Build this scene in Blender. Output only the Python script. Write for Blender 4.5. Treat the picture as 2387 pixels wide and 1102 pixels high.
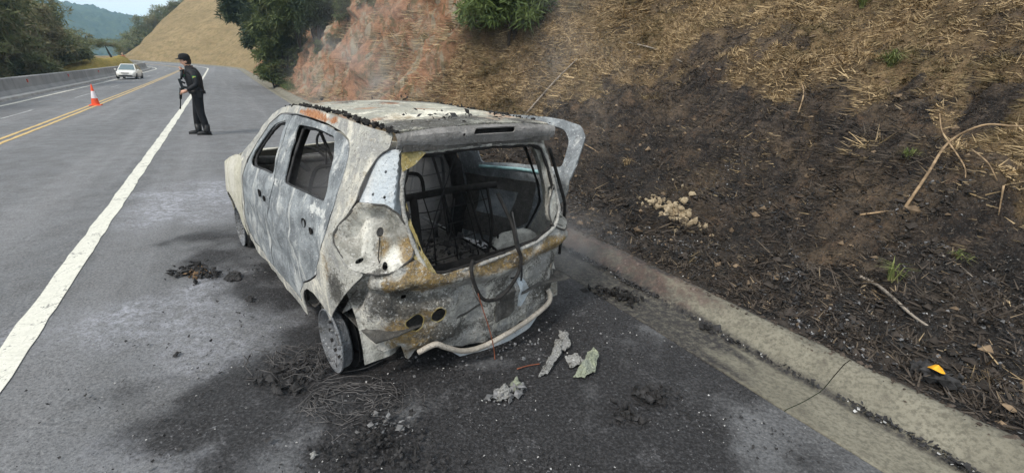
import bpy, bmesh, math, random
import numpy as np
from math import sin, cos, pi, radians, sqrt
from mathutils import Vector, Matrix
from mathutils.geometry import delaunay_2d_cdt
rng = np.random.default_rng(7); random.seed(7)
scn = bpy.context.scene
for o in list(bpy.data.objects): bpy.data.objects.remove(o)
COL = scn.collection

# ---------------------------------------------------------------- camera
CAM_H, CAM_PITCH, CAM_ROLL, CAM_F = 1.71, .338, .037, 1100/2387
def _cam():
    cp, sp = cos(CAM_PITCH), sin(CAM_PITCH)
    r = np.array([1, 0, 0.]); dn = np.array([0, -sp, -cp]); f = np.array([0, cp, -sp])
    c, s = cos(CAM_ROLL), sin(CAM_ROLL)
    r2 = c*r - s*dn; d2 = s*r + c*dn
    cam = bpy.data.cameras.new('camera'); cam.sensor_width = 36; cam.lens = 36*CAM_F
    cam.clip_start = .05; cam.clip_end = 5000
    o = bpy.data.objects.new('camera', cam); COL.objects.link(o)
    M = Matrix.Identity(4)
    for i in range(3):
        M[i][0] = r2[i]; M[i][1] = -d2[i]; M[i][2] = -f[i]
    M[2][3] = CAM_H
    o.matrix_world = M; scn.camera = o
_cam()
# ---------------------------------------------------------------- sky, sun, exposure
SUN_EL, SUN_AZ = radians(48), radians(215)     # azimuth clockwise from +Y: the sun stands behind and left of the viewer
def _world():
    w = bpy.data.worlds.new('World'); scn.world = w; w.use_nodes = True
    nt = w.node_tree; nt.nodes.clear()
    sky = nt.nodes.new('ShaderNodeTexSky'); sky.sky_type = 'NISHITA'; sky.sun_disc = False
    sky.sun_elevation = SUN_EL; sky.sun_rotation = SUN_AZ; sky.air_density = 1.0; sky.dust_density = 2.0
    tc = nt.nodes.new('ShaderNodeTexCoord'); no = nt.nodes.new('ShaderNodeTexNoise')
    mp = nt.nodes.new('ShaderNodeMapping'); mp.inputs['Scale'].default_value = (1, 1, 3)
    nt.links.new(tc.outputs['Generated'], mp.inputs[0]); nt.links.new(mp.outputs[0], no.inputs['Vector'])
    no.inputs['Scale'].default_value = 2.2; no.inputs['Detail'].default_value = 6
    rp = nt.nodes.new('ShaderNodeMapRange'); rp.inputs[1].default_value = .3; rp.inputs[2].default_value = .7
    rp.inputs[3].default_value = .62; rp.inputs[4].default_value = .92
    nt.links.new(no.outputs[0], rp.inputs[0])
    mx = nt.nodes.new('ShaderNodeMix'); mx.data_type = 'RGBA'
    mx.inputs[7].default_value = (10.2, 10.9, 11.2, 1)
    nt.links.new(rp.outputs[0], mx.inputs[0]); nt.links.new(sky.outputs[0], mx.inputs[6])
    bg = nt.nodes.new('ShaderNodeBackground'); bg.inputs[1].default_value = .10
    out = nt.nodes.new('ShaderNodeOutputWorld')
    nt.links.new(mx.outputs[2], bg.inputs[0]); nt.links.new(bg.outputs[0], out.inputs[0])
    l = bpy.data.lights.new('sun', 'SUN'); l.energy = 2.3; l.angle = radians(11); l.color = (1, .93, .82)
    o = bpy.data.objects.new('sun', l); COL.objects.link(o)
    d = Vector((sin(SUN_AZ)*cos(SUN_EL), cos(SUN_AZ)*cos(SUN_EL), sin(SUN_EL)))
    o.rotation_euler = d.to_track_quat('Z', 'Y').to_euler()
_world()
scn.view_settings.view_transform = 'Standard'; scn.view_settings.look = 'None'
scn.view_settings.exposure = 0.45; scn.view_settings.gamma = 1
scn.render.engine = 'CYCLES'; scn.cycles.use_denoising = True
scn.cycles.max_bounces = 6; scn.cycles.volume_bounces = 1; scn.cycles.transparent_max_bounces = 16
scn.cycles.volume_step_rate = 2.0

# ---------------------------------------------------------------- noise
def _hash(i, j, k):
    with np.errstate(over='ignore'):
        n = (i.astype(np.uint32)*np.uint32(374761393) + j.astype(np.uint32)*np.uint32(668265263) + k.astype(np.uint32)*np.uint32(2246822519))
        n = (n ^ (n >> np.uint32(13)))*np.uint32(1274126177); n = n ^ (n >> np.uint32(16))
    return n.astype(np.float64)/4294967295.0
def vnoise(x, y, z=0.):
    x, y, z = np.broadcast_arrays(np.asarray(x, float), np.asarray(y, float), np.asarray(z, float))
    xi, yi, zi = (np.floor(v).astype(np.int64) for v in (x, y, z))
    fx, fy, fz = x-xi, y-yi, z-zi
    fx, fy, fz = (t*t*(3-2*t) for t in (fx, fy, fz))
    r = 0
    for a in (0, 1):
        for b in (0, 1):
            for c in (0, 1):
                r = r + _hash(xi+a, yi+b, zi+c)*np.where(a, fx, 1-fx)*np.where(b, fy, 1-fy)*np.where(c, fz, 1-fz)
    return r*2-1
def fbm(x, y, z=0., o=4, g=.5):
    r = 0; a = 1; f = 1
    for k in range(o):
        r = r + a*vnoise(np.asarray(x)*f+17.3*k, np.asarray(y)*f-9.1*k, np.asarray(z)*f+3.7*k); a *= g; f *= 2.03
    return r
def sm(x, a, b):
    t = np.clip((np.asarray(x, float)-a)/(b-a), 0, 1); return t*t*(3-2*t)

# ---------------------------------------------------------------- object helpers
def tag(o, label=None, cat=None, group=None, kind=None):
    if label: o['label'] = label
    if cat: o['category'] = cat
    if group: o['group'] = group
    if kind: o['kind'] = kind
    return o
def empty(name, loc=(0, 0, 0), rz=0):
    o = bpy.data.objects.new(name, None); COL.objects.link(o); o.location = loc; o.rotation_euler = (0, 0, rz)
    o.empty_display_size = .1
    return o
def link(name, me, mat=None, parent=None):
    if mat is not None and not me.materials: me.materials.append(mat)
    o = bpy.data.objects.new(name, me); COL.objects.link(o)
    if parent is not None: o.parent = parent
    return o
def copy_tree(o, parent=None):
    c = o.copy(); COL.objects.link(c); c.parent = parent
    for ch in list(o.children): copy_tree(ch, c)
    return c
def fastmesh(name, V, F, attrs=None, smooth=False):
    """V Nx3, F MxK (all faces the same size)"""
    V = np.asarray(V, np.float32); F = np.asarray(F, np.int32); k = F.shape[1]
    me = bpy.data.meshes.new(name)
    me.vertices.add(len(V)); me.vertices.foreach_set('co', V.ravel())
    me.loops.add(F.size); me.loops.foreach_set('vertex_index', F.ravel())
    me.polygons.add(len(F)); me.polygons.foreach_set('loop_start', np.arange(0, F.size, k, dtype=np.int32))
    me.polygons.foreach_set('loop_total', np.full(len(F), k, np.int32))
    me.polygons.foreach_set('use_smooth', np.full(len(F), smooth))
    me.update(calc_edges=True)
    for n, a in (attrs or {}).items():
        at = me.attributes.new(n, 'FLOAT', 'POINT'); at.data.foreach_set('value', np.asarray(a, np.float32).ravel())
    return me
def gridmesh(name, P, attrs=None, smooth=True):
    """P: n x m x 3"""
    n, m = P.shape[:2]; i = np.arange(n*m).reshape(n, m)
    F = np.stack([i[:-1, :-1], i[1:, :-1], i[1:, 1:], i[:-1, 1:]], -1).reshape(-1, 4)
    return fastmesh(name, P.reshape(-1, 3), F, attrs, smooth)
class MB:
    def __init__(s): s.v = []; s.f = []
    def add(s, V, F):
        b = len(s.v); s.v += [tuple(map(float, p)) for p in V]; s.f += [tuple(b+i for i in f) for f in F]; return s
    def box(s, c, d, M=None):
        x, y, z = (e/2 for e in d); V = [(i*x, j*y, k*z) for i in (-1, 1) for j in (-1, 1) for k in (-1, 1)]
        if M is not None: V = [tuple(M @ Vector(p)) for p in V]
        V = [(p[0]+c[0], p[1]+c[1], p[2]+c[2]) for p in V]
        return s.add(V, [(0, 1, 3, 2), (4, 6, 7, 5), (0, 4, 5, 1), (2, 3, 7, 6), (0, 2, 6, 4), (1, 5, 7, 3)])
    def tube(s, path, r, n=8, cap=True):
        P = [Vector(p) for p in path]; R = r if hasattr(r, '__len__') else [r]*len(P)
        V = []; up = None
        for i, p in enumerate(P):
            t = (P[min(i+1, len(P)-1)]-P[max(i-1, 0)]).normalized()
            if up is None: up = t.orthogonal().normalized()
            else:
                up = up-t*up.dot(t); up = up.normalized() if up.length > 1e-6 else t.orthogonal().normalized()
            b = t.cross(up)
            V += [p+(up*cos(2*pi*k/n)+b*sin(2*pi*k/n))*R[i] for k in range(n)]
        F = [(i*n+k, i*n+(k+1) % n, (i+1)*n+(k+1) % n, (i+1)*n+k) for i in range(len(P)-1) for k in range(n)]
        if cap: F += [tuple(range(n))[::-1], tuple((len(P)-1)*n+k for k in range(n))]
        return s.add(V, F)
    def lathe(s, prof, c, axis='x', n=32, close=False):
        V = []
        for (r, h) in prof:
            for k in range(n):
                a = 2*pi*k/n
                p = (h, r*cos(a), r*sin(a)) if axis == 'x' else (r*cos(a), r*sin(a), h)
                V.append((p[0]+c[0], p[1]+c[1], p[2]+c[2]))
        m = len(prof); F = [(i*n+k, i*n+(k+1) % n, (i+1)*n+(k+1) % n, (i+1)*n+k) for i in range(m-1) for k in range(n)]
        return s.add(V, F)
    def build(s, name, mat, parent=None, smooth=True):
        me = bpy.data.meshes.new(name); me.from_pydata(s.v, [], s.f); me.update()
        if smooth: me.polygons.foreach_set('use_smooth', [True]*len(me.polygons))
        return link(name, me, mat, parent)
def bezsmooth(P, n=6):
    """Catmull-Rom through the points"""
    P = [Vector(p) for p in P]; out = []
    for i in range(len(P)-1):
        a, b, c, d = P[max(i-1, 0)], P[i], P[i+1], P[min(i+2, len(P)-1)]
        for k in range(n):
            t = k/n; out.append(.5*((2*b)+(c-a)*t+(2*a-5*b+4*c-d)*t*t+(3*b-a-3*c+d)*t**3))
    out.append(P[-1]); return out
def inpoly(P, poly):
    P = np.asarray(P); poly = np.asarray(poly); x, y = P[:, 0], P[:, 1]; r = np.zeros(len(P), bool)
    x1, y1 = poly[-1]
    for x2, y2 in poly:
        c = ((y1 > y) != (y2 > y)) & (x < (x2-x1)*(y-y1)/((y2-y1)+1e-12)+x1); r ^= c; x1, y1 = x2, y2
    return r
def polydist(P, poly, closed=True):
    P = np.asarray(P, float); Q = np.asarray(poly, float); d = np.full(len(P), 1e9)
    m = len(Q) if closed else len(Q)-1
    for i in range(m):
        a, b = Q[i], Q[(i+1) % len(Q)]; ab = b-a
        t = np.clip(((P-a)@ab)/(ab@ab+1e-12), 0, 1); d = np.minimum(d, np.hypot(*(P-(a+t[:, None]*ab)).T))
    return d
def resample(poly, step, closed=True):
    out = []; n = len(poly)
    for i in range(n if closed else n-1):
        a = np.array(poly[i], float); b = np.array(poly[(i+1) % n], float); k = max(1, int(np.ceil(np.hypot(*(b-a))/step)))
        out += [tuple(a+(b-a)*j/k) for j in range(k)]
    if not closed: out.append(tuple(poly[-1]))
    return out
def rounded(poly, r=.02, n=4):
    out = []; m = len(poly)
    for i in range(m):
        p, q, t = (np.array(poly[j % m], float) for j in (i-1, i, i+1))
        a = p-q; b = t-q; la, lb = np.hypot(*a), np.hypot(*b); k = min(r, la*.45, lb*.45)
        A = q+a/la*k; B = q+b/lb*k
        for j in range(n+1):
            u = j/n; out.append(tuple((1-u)**2*A+2*u*(1-u)*q+u*u*B))
    return out
def cdt(outline, holes=(), step=.03):
    """triangulated 2-D sheet with exact outline and holes -> (points, triangles)"""
    loops = [resample(outline, step)]+[resample(h, step*.7) for h in holes]
    pts = []; edges = []
    for L in loops:
        b = len(pts); pts += L; edges += [(b+i, b+(i+1) % len(L)) for i in range(len(L))]
    o = np.array(outline); lo, hi = o.min(0), o.max(0)
    gx, gy = np.meshgrid(np.arange(lo[0], hi[0], step), np.arange(lo[1], hi[1], step*.9)); gx = gx+(np.arange(gx.shape[0]) % 2)[:, None]*step*.5
    G = np.stack([gx.ravel(), gy.ravel()], 1); ok = inpoly(G, outline) & (polydist(G, outline) > step*.45)
    for h in holes: ok &= ~inpoly(G, h) & (polydist(G, h) > step*.4)
    pts += [tuple(p) for p in G[ok]]
    r = delaunay_2d_cdt([Vector(p) for p in pts], edges, [], 0, 1e-6)
    V = np.array([tuple(p) for p in r[0]]); T = np.array([f for f in r[2] if len(f) == 3])
    c = V[T].mean(1); ok = inpoly(c, outline)
    for h in holes: ok &= ~inpoly(c, h)
    return V, T[ok]
def sheet(name, outline, holes, mapf, mat, parent, step=.03, thick=.006, smooth=True, paint=None):
    V, T = cdt(outline, holes, step); P = mapf(V[:, 0], V[:, 1])
    me = fastmesh(name, P, T, paint(V[:, 0], V[:, 1]) if paint else None, smooth); o = link(name, me, mat, parent)
    if thick:
        m = o.modifiers.new('thickness', 'SOLIDIFY'); m.thickness = thick; m.offset = 0
        e = o.modifiers.new('edges', 'EDGE_SPLIT'); e.split_angle = radians(42)
    return o
def smesh_from_mod(o):
    dg = bpy.context.evaluated_depsgraph_get(); dg.update()
    return bpy.data.meshes.new_from_object(o.evaluated_get(dg))

# ---------------------------------------------------------------- materials
class NT:
    def __init__(s, name):
        s.m = bpy.data.materials.new(name); s.m.use_nodes = True; s.t = s.m.node_tree; s.t.nodes.clear()
        s.out = s.t.nodes.new('ShaderNodeOutputMaterial'); s.p = s.t.nodes.new('ShaderNodeBsdfPrincipled')
        s.t.links.new(s.p.outputs[0], s.out.inputs[0]); s.tc = s.t.nodes.new('ShaderNodeTexCoord')
        s.co = s.tc.outputs['Object']
    def L(s, a, b): s.t.links.new(a, b)
    def put(s, sock, v):
        if isinstance(v, bpy.types.NodeSocket): s.L(v, sock)
        elif sock.type == 'RGBA' and len(v) == 3: sock.default_value = (*v, 1)
        else: sock.default_value = v
    def mapping(s, scale=(1, 1, 1), rot=(0, 0, 0), loc=(0, 0, 0), vec=None):
        n = s.t.nodes.new('ShaderNodeMapping'); n.inputs['Scale'].default_value = scale
        n.inputs['Rotation'].default_value = rot; n.inputs['Location'].default_value = loc
        s.L(vec or s.co, n.inputs[0]); return n.outputs[0]
    def noise(s, scale, detail=5, rough=.55, dist=0, vec=None):
        n = s.t.nodes.new('ShaderNodeTexNoise'); n.inputs['Scale'].default_value = scale; n.inputs['Detail'].default_value = detail
        n.inputs['Roughness'].default_value = rough; n.inputs['Distortion'].default_value = dist
        s.L(vec or s.co, n.inputs['Vector']); return n.outputs[0]
    def voro(s, scale, vec=None, out=0, feature='F1'):
        n = s.t.nodes.new('ShaderNodeTexVoronoi'); n.feature = feature; n.inputs['Scale'].default_value = scale
        s.L(vec or s.co, n.inputs['Vector']); return n.outputs[out]
    def rng(s, v, a, b, lo=0., hi=1.):
        n = s.t.nodes.new('ShaderNodeMapRange'); n.interpolation_type = 'SMOOTHSTEP'
        s.put(n.inputs[0], v); n.inputs[1].default_value = a; n.inputs[2].default_value = b
        n.inputs[3].default_value = lo; n.inputs[4].default_value = hi; return n.outputs[0]
    def math(s, op, a, b=0.):
        n = s.t.nodes.new('ShaderNodeMath'); n.operation = op; s.put(n.inputs[0], a); s.put(n.inputs[1], b); return n.outputs[0]
    def mix(s, f, a, b, mode='MIX'):
        n = s.t.nodes.new('ShaderNodeMix'); n.data_type = 'RGBA'; n.blend_type = mode
        s.put(n.inputs[0], f); s.put(n.inputs[6], a); s.put(n.inputs[7], b); return n.outputs[2]
    def attr(s, name):
        n = s.t.nodes.new('ShaderNodeAttribute'); n.attribute_name = name; return n.outputs['Fac']
    def xyz(s, vec=None):
        n = s.t.nodes.new('ShaderNodeSeparateXYZ'); s.L(vec or s.co, n.inputs[0]); return n.outputs
    def rand(s):
        n = s.t.nodes.new('ShaderNodeObjectInfo'); return n.outputs['Random']
    def bump(s, h, strength=.4, dist=.02):
        n = s.t.nodes.new('ShaderNodeBump'); n.inputs['Strength'].default_value = strength; n.inputs['Distance'].default_value = dist
        s.L(h, n.inputs['Height']); s.L(n.outputs[0], s.p.inputs['Normal']); return s
    def fin(s, col, rough=.8, metal=0., spec=.3):
        s.put(s.p.inputs['Base Color'], col); s.put(s.p.inputs['Roughness'], rough); s.put(s.p.inputs['Metallic'], metal)
        s.put(s.p.inputs['Specular IOR Level'], spec); return s.m
def plain(name, col, rough=.6, var=.25, scale=8, metal=0., spec=.3, bump=.15):
    n = NT(name); k = n.noise(scale, 6); c = n.mix(n.rng(k, .3, .7), tuple(v*(1-var) for v in col), tuple(min(1, v*(1+var)) for v in col))
    if bump: n.bump(n.noise(scale*6, 4), bump, .01)
    return n.fin(c, rough, metal, spec)
# ================================================================ the lie of the land
D2 = np.array([-.515, .857]); D2 /= np.linalg.norm(D2); N2 = np.array([D2[1], -D2[0]])
S0, RB = 80., 46.
def W2(s, o):
    s, o = np.broadcast_arrays(np.asarray(s, float), np.asarray(o, float))
    th = np.maximum(s-S0, 0)/RB; C = D2*S0-N2*RB
    a = np.stack([D2[0]*s+N2[0]*o, D2[1]*s+N2[1]*o], -1)
    b = C+(RB+o)[..., None]*(N2*np.cos(th)[..., None]+D2*np.sin(th)[..., None])
    return np.where((s > S0)[..., None], b, a)
def zroad(s, o):
    s = np.asarray(s, float); o = np.asarray(o, float)
    return 6.7e-5*np.maximum(s, 0)**2-.045*np.maximum(0, -1.2-o)
def W3(s, o, dz=0.):
    p = W2(s, o); return np.concatenate([p, (zroad(*np.broadcast_arrays(np.asarray(s, float), np.asarray(o, float)))+dz)[..., None]], -1)
def SO(x, y): return x*D2[0]+y*D2[1], x*N2[0]+y*N2[1]      # inverse on the straight
OFF_K0, OFF_K1, OFF_K2 = 2.42, 2.80, 3.10                   # asphalt edge, kerb foot, kerb top
def tilt(s, t):
    k = sm(s, 8.5, 15); tb = 1.35-.9*k; g = .60+1.25*k
    u = np.maximum(t-tb, 0); hh = g*(np.sqrt(u*u+.25)-.5)
    hh = np.where(k > 0, np.where(hh > 6.5, 6.5+(hh-6.5)*(1-.62*k), hh), hh)
    return .12+.10*np.minimum(t, tb)+hh
def terr(s, t):
    s, t = np.broadcast_arrays(np.asarray(s, float), np.asarray(t, float)); k = sm(s, 9.5, 15); e = sm(t, .0, .9)
    n = .20*fbm(s*.7, t*.7, 1, 3)+.15*fbm(s*2.4, t*2.4, 5, 4, .62)
    gully = .75*fbm(s*.9+.3*t, t*.12, 9, 4)+.22*fbm(s*2.3, t*.5, 4, 3)
    near = .03*fbm(s*8, t*8, 2, 3)
    return tilt(s, t)+e*((1-k)*n+k*gully)+near*sm(t, 0, .15)+6.7e-5*np.maximum(s, 0)**2
def burnmask(s, t):
    tl = np.interp(s, [-3, 1, 3, 5, 7, 8.3, 9.2], [2.3, 2.7, 3.4, 4.1, 4.9, 4.5, 2.0])
    n = fbm(np.asarray(s)*.9, np.asarray(t)*.9, 3, 4)
    n2 = fbm(np.asarray(s)*3.1, np.asarray(t)*3.1, 13, 3); return np.clip(sm(tl-t+.9*n+.5*n2, -1.1, 1.0)*sm(9.0-np.asarray(s)+.7*n+.4*n2, -.7, .7)+.45*sm(n2+n, .45, .9)*(np.asarray(s) < 9.5), 0, 1)

# ---------------------------------------------------------------- road
CARP = np.array([-.422, 2.919]); CYAW = .70
def carxy(x, y):
    c, s = cos(CYAW), sin(CYAW); dx, dy = x-CARP[0], y-CARP[1]; return c*dx+s*dy, -s*dx+c*dy
def blob(x, y, cx, cy, rx, ry, ang=0., soft=.6):
    c, s = cos(ang), sin(ang); dx, dy = x-cx, y-cy; u = (c*dx+s*dy)/rx; v = (-s*dx+c*dy)/ry
    return 1-sm(np.sqrt(u*u+v*v), 1-soft, 1+soft*.5)
def road_masks(P):
    x, y = P[..., 0], P[..., 1]
    n = fbm(x*1.3, y*1.3, 2, 4); n2 = fbm(x*4, y*4, 7, 4)
    wx, wy = x+.18*n+.07*n2, y+.18*fbm(x*1.3, y*1.3, 12, 4)+.07*n2
    cx, cy = carxy(wx, wy)
    soot = np.maximum.reduce([
        blob(cx, cy, -.1, -.85, 1.6, 1.15, .1, .4), blob(cx, cy, 0, 1.2, 1.0, 2.4), 1.0*blob(cx, cy, .8, -1.0, 1.1, .95, 0, .4),
        .95*blob(cx, cy, -1.0, -.05, .6, .7), .8*blob(cx, cy, -.95, 2.75, .45, .75), .85*blob(cx, cy, -.8, -.95, .55, .45, .3),
        .45*blob(wx, wy, -1.3, 1.9, .7, .35, .5), .6*blob(wx, wy, .45, 1.85, .9, .35), .42*blob(wx, wy, 1.1, 1.6, 1.7, 1.6, 0, .4), .3*blob(wx, wy, -1.9, 2.2, .5, .25, .5),
        .95*blob(cx, cy, 1.35, -.1, .6, 1.2)])
    soot = np.clip(soot*(.9+.45*n2), 0, 1)
    ash = np.maximum.reduce([
        1.0*blob(wx, wy, -4.15, 5.9, .8, 1.2, .3), .75*blob(wx, wy, -2.55, 3.0, .75, .5, .5), .85*blob(wx, wy, -2.5, 3.2, .10, .55, -.35),
        .5*blob(wx, wy, -1.75, 2.75, .8, .45, .4), .55*blob(wx, wy, -2.9, 2.65, .7, .16, .25), .45*blob(wx, wy, -1.2, 1.75, .7, .3, .3), .5*blob(wx, wy, -2.4, 3.75, .4, .25),
        1.0*blob(wx, wy, .12, 1.98, .08, .2, .35), .8*blob(wx, wy, .02, 2.19, .12, .09), .5*blob(wx, wy, .05, 2.55, .5, .3), .7*blob(wx, wy, -.95, 1.68, .07, .3, -.7)])
    ash = np.clip(ash*(.8+.55*n2), 0, 1)
    return soot, ash
def m_asphalt():
    n = NT('asphalt'); so = n.attr('soot'); ah = n.attr('ash')
    big = n.noise(.35, 5); mid = n.noise(3.5, 6, .65); agg = n.noise(58, 6, .8); agg2 = n.noise(24, 5, .75)
    c = n.mix(n.rng(big, .3, .7), (.115, .118, .126), (.155, .158, .168))
    c = n.mix(n.rng(mid, .35, .7, 0, .45), c, (.085, .082, .082))
    trk = n.noise(1, 4, .6, 0, n.mapping((1.1, .035, 1), vec=n.mapping(rot=(0, 0, -.54))))        # long worn wheel tracks
    c = n.mix(n.rng(trk, .5, .66, 0, .45), c, (.21, .21, .22)); c = n.mix(n.rng(trk, .46, .34, 0, .4), c, (.075, .075, .08))
    an = n.math('MULTIPLY', ah, n.rng(n.noise(14, 6, .75), .36, .66))
    c = n.mix(an, c, (.36, .37, .42))
    c = n.mix(n.rng(agg, .48, .70, 0., .75), c, n.mix(.55, c, (.36, .36, .36))); c = n.mix(n.rng(agg, .50, .36, 0, .7), c, (.035, .035, .038)); c = n.mix(n.rng(agg2, .52, .66, 0, .4), c, (.05, .05, .053))
    sn = n.rng(n.math('ADD', so, n.math('MULTIPLY', n.math('SUBTRACT', n.noise(3.2, 9, .82), .5), 1.1)), .05, .78)
    c = n.mix(sn, c, n.mix(n.rng(agg, .4, .75), (.008, .0078, .009), (.075, .073, .078)))
    mo = n.math('MULTIPLY', n.rng(n.noise(4.5, 8, .8, .6), .53, .68, 0, .5), n.rng(so, .1, .5)); c = n.mix(mo, c, n.mix(n.rng(agg, .4, .65), (.05, .05, .055), (.19, .19, .20)))
    fl = n.math('MULTIPLY', n.rng(n.noise(48, 3, .6), .60, .68), n.math('MULTIPLY', n.rng(so, .2, .6), n.rng(n.noise(3.5, 5, .7), .46, .62))); c = n.mix(n.math('MULTIPLY', fl, .55), c, (.26, .26, .275))
    h = n.math('ADD', n.math('MULTIPLY', agg, .6), n.math('ADD', agg2, n.math('MULTIPLY', mid, .8)))
    n.bump(h, 1.0, .012)
    return n.fin(c, n.rng(mid, .3, .7, .62, .85), 0, .4)
M_ASPHALT = m_asphalt()
def srange():
    return np.concatenate([np.arange(-4, 9, .06), np.arange(9, 20, .25), np.arange(20, 80, 1.), np.arange(80, 190, 1.5)])
def road():
    s = srange(); o = np.concatenate([np.arange(-8.6, -3, .35), np.arange(-3, OFF_K0, .06), [OFF_K0]])
    P = W3(s[:, None], o[None, :]); n = .004*fbm(P[..., 0]*2.1, P[..., 1]*2.1, 0, 3); P[..., 2] += n
    soot, ash = road_masks(P)
    r = link('road', gridmesh('road', P, dict(soot=soot, ash=ash)), M_ASPHALT); tag(r, 'two lane asphalt highway with sooty wide shoulder', kind='structure')
    return r
ROAD = road()
def m_paint(name, col, wear=.5):
    n = NT(name); k = n.noise(5, 7, .7); k2 = n.noise(45, 4, .7); crack = n.voro(4.5, n.mapping((1, .5, 1)), 0, 'DISTANCE_TO_EDGE')
    w = n.math('ADD', n.math('MULTIPLY', k, .55), n.math('MULTIPLY', k2, .45))
    c = n.mix(n.rng(w, .40, .62), tuple(v*.75 for v in col), col)
    c = n.mix(n.rng(w, .60-.12*wear, .68-.12*wear), c, (.12, .12, .12)); c = n.mix(n.rng(n.noise(11, 6, .75), .60, .68, 0, .8), c, (.13, .13, .13))
    c = n.mix(n.math('MULTIPLY', n.rng(crack, .0, .02, .8, 0), n.rng(k, .45, .6)), c, (.09, .09, .09))
    n.bump(k2, .4, .004); return n.fin(c, .7)
M_WHITE = m_paint('white_road_paint', (.66, .65, .58), .55); M_YELLOW = m_paint('yellow_road_paint', (.56, .40, .17), .45); M_FAINT = m_paint('faded_road_paint', (.42, .43, .44), .95)
def stripe(name, o0, o1, s0, s1, mat, step=.15):
    s = np.concatenate([np.arange(s0, min(s1, 20), step), np.arange(max(s0, 20), s1, 1.), [s1]]); s = np.unique(s)
    k = 4; o = np.linspace(o0, o1, k)
    e = np.zeros((len(s), k)); e[:, 0] = .012*fbm(s*5, 1.1, o0, 3); e[:, -1] = .012*fbm(s*5, 4.1, o0, 3)
    P = W3(s[:, None], o[None, :]+e, .006); P[..., 2] += .004*fbm(P[..., 0]*2.1, P[..., 1]*2.1, 0, 3)
    return link(name, gridmesh(name, P), mat, ROAD)
stripe('edge_line', -1.40, -1.24, -3, 175, M_WHITE)
stripe('centre_line', -4.47, -4.37, 8, 170, M_YELLOW); stripe('centre_line', -4.25, -4.15, 8, 170, M_YELLOW)
stripe('edge_line', -7.33, -7.20, 12, 170, M_WHITE)
for k in range(9): stripe('lane_dash', -5.85, -5.75, 20+k*9, 23+k*9, M_FAINT)
# ---------------------------------------------------------------- gutter and kerb, cast in lengths with joints
def m_concrete(name, a, b, stain=True):
    n = NT(name); k = n.noise(1.6, 6, .65); f = n.noise(40, 4, .7); st = n.noise(9, 6, .75)
    c = n.mix(n.rng(k, .3, .7), a, b); c = n.mix(n.rng(f, .4, .66, 0, .7), c, tuple(v*.5 for v in a)); c = n.mix(n.rng(st, .52, .68, 0, .55), c, (.085, .075, .062)); c = n.mix(n.rng(n.voro(46), 0, .2, .35, 0), c, (.05, .048, .042))
    bu = n.attr('burn'); red = n.attr('red')
    c = n.mix(n.math('MULTIPLY', red, n.rng(st, .35, .6)), c, (.13, .085, .068))
    c = n.mix(n.math('MULTIPLY', red, n.math('MULTIPLY', n.rng(st, .58, .66), .9)), c, (.34, .27, .235))
    c = n.mix(n.math('MULTIPLY', bu, n.rng(n.noise(24, 7, .8), .22, .60)), c, (.028, .026, .027))
    n.bump(n.math('ADD', f, st), .6, .01); return n.fin(c, .9)
M_KERB = m_concrete('kerb_concrete', (.15, .14, .11), (.23, .215, .17))
def kerbs():
    root = empty('kerb'); tag(root, 'sloping concrete kerb with flat gutter along the shoulder', kind='structure')
    edges = list(np.arange(-5.55, 60, 3.3))+list(np.arange(60, 180, 6.6))
    prof = [(2.42, -.03), (2.42, .004), (2.60, -.006), (2.775, -.004), (2.81, .008), (2.93, .088), (2.985, .122), (3.05, .130), (3.115, .11), (3.13, -.1)]
    def red_of(s): return sm(s, 1.5, 2.4)*(1-sm(s, 8, 16))
    for a, b in zip(edges[:-1], edges[1:]):
        g = .0025; s = np.linspace(a+g, b-g, 34 if b < 10 else 8 if b < 60 else 5)
        o = np.array([p[0] for p in prof]); zz = np.array([p[1] for p in prof])
        if b < 10:      # more points across
            t = np.linspace(0, len(prof)-1, 46); o = np.interp(t, range(len(prof)), o); zz = np.interp(t, range(len(prof)), zz)
        P = W3(s[:, None], o[None, :]); P[..., 2] = 6.7e-5*np.maximum(s, 0)[:, None]**2+zz[None, :]
        P[..., 2] += .005*fbm(P[..., 0]*7, P[..., 1]*7, 3, 3)*(zz[None, :] > .0)
        P[..., 0] += .006*fbm(P[..., 0]*6, P[..., 1]*6, 8, 3)
        sg, og = np.broadcast_arrays(s[:, None], o[None, :])
        nz = fbm(sg*2.5, og*9, 3, 4)
        burn = np.clip(1.1*sm(sg+.5*nz, 1.2, 2.0)*(1-sm(og+.05*nz, 2.79, 2.87))*(1-sm(sg, 7, 10))+.95*(1-sm(np.abs(og-2.795+.02*nz), .0, .05))*(sg < 9)+.8*sm(og+.05*nz, 2.98, 3.10)*(1-sm(sg, 8, 11))+.72*sm(sg+.8*nz, 1.4, 2.6)*(1-sm(sg, 7, 10)), 0, 1)
        red = red_of(sg+.8*nz)*sm(og, 2.80, 2.85)
        link('kerb_section', gridmesh('kerb_section', P, dict(burn=burn, red=red)), M_KERB, root)
    return root
KERB = kerbs()
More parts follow.
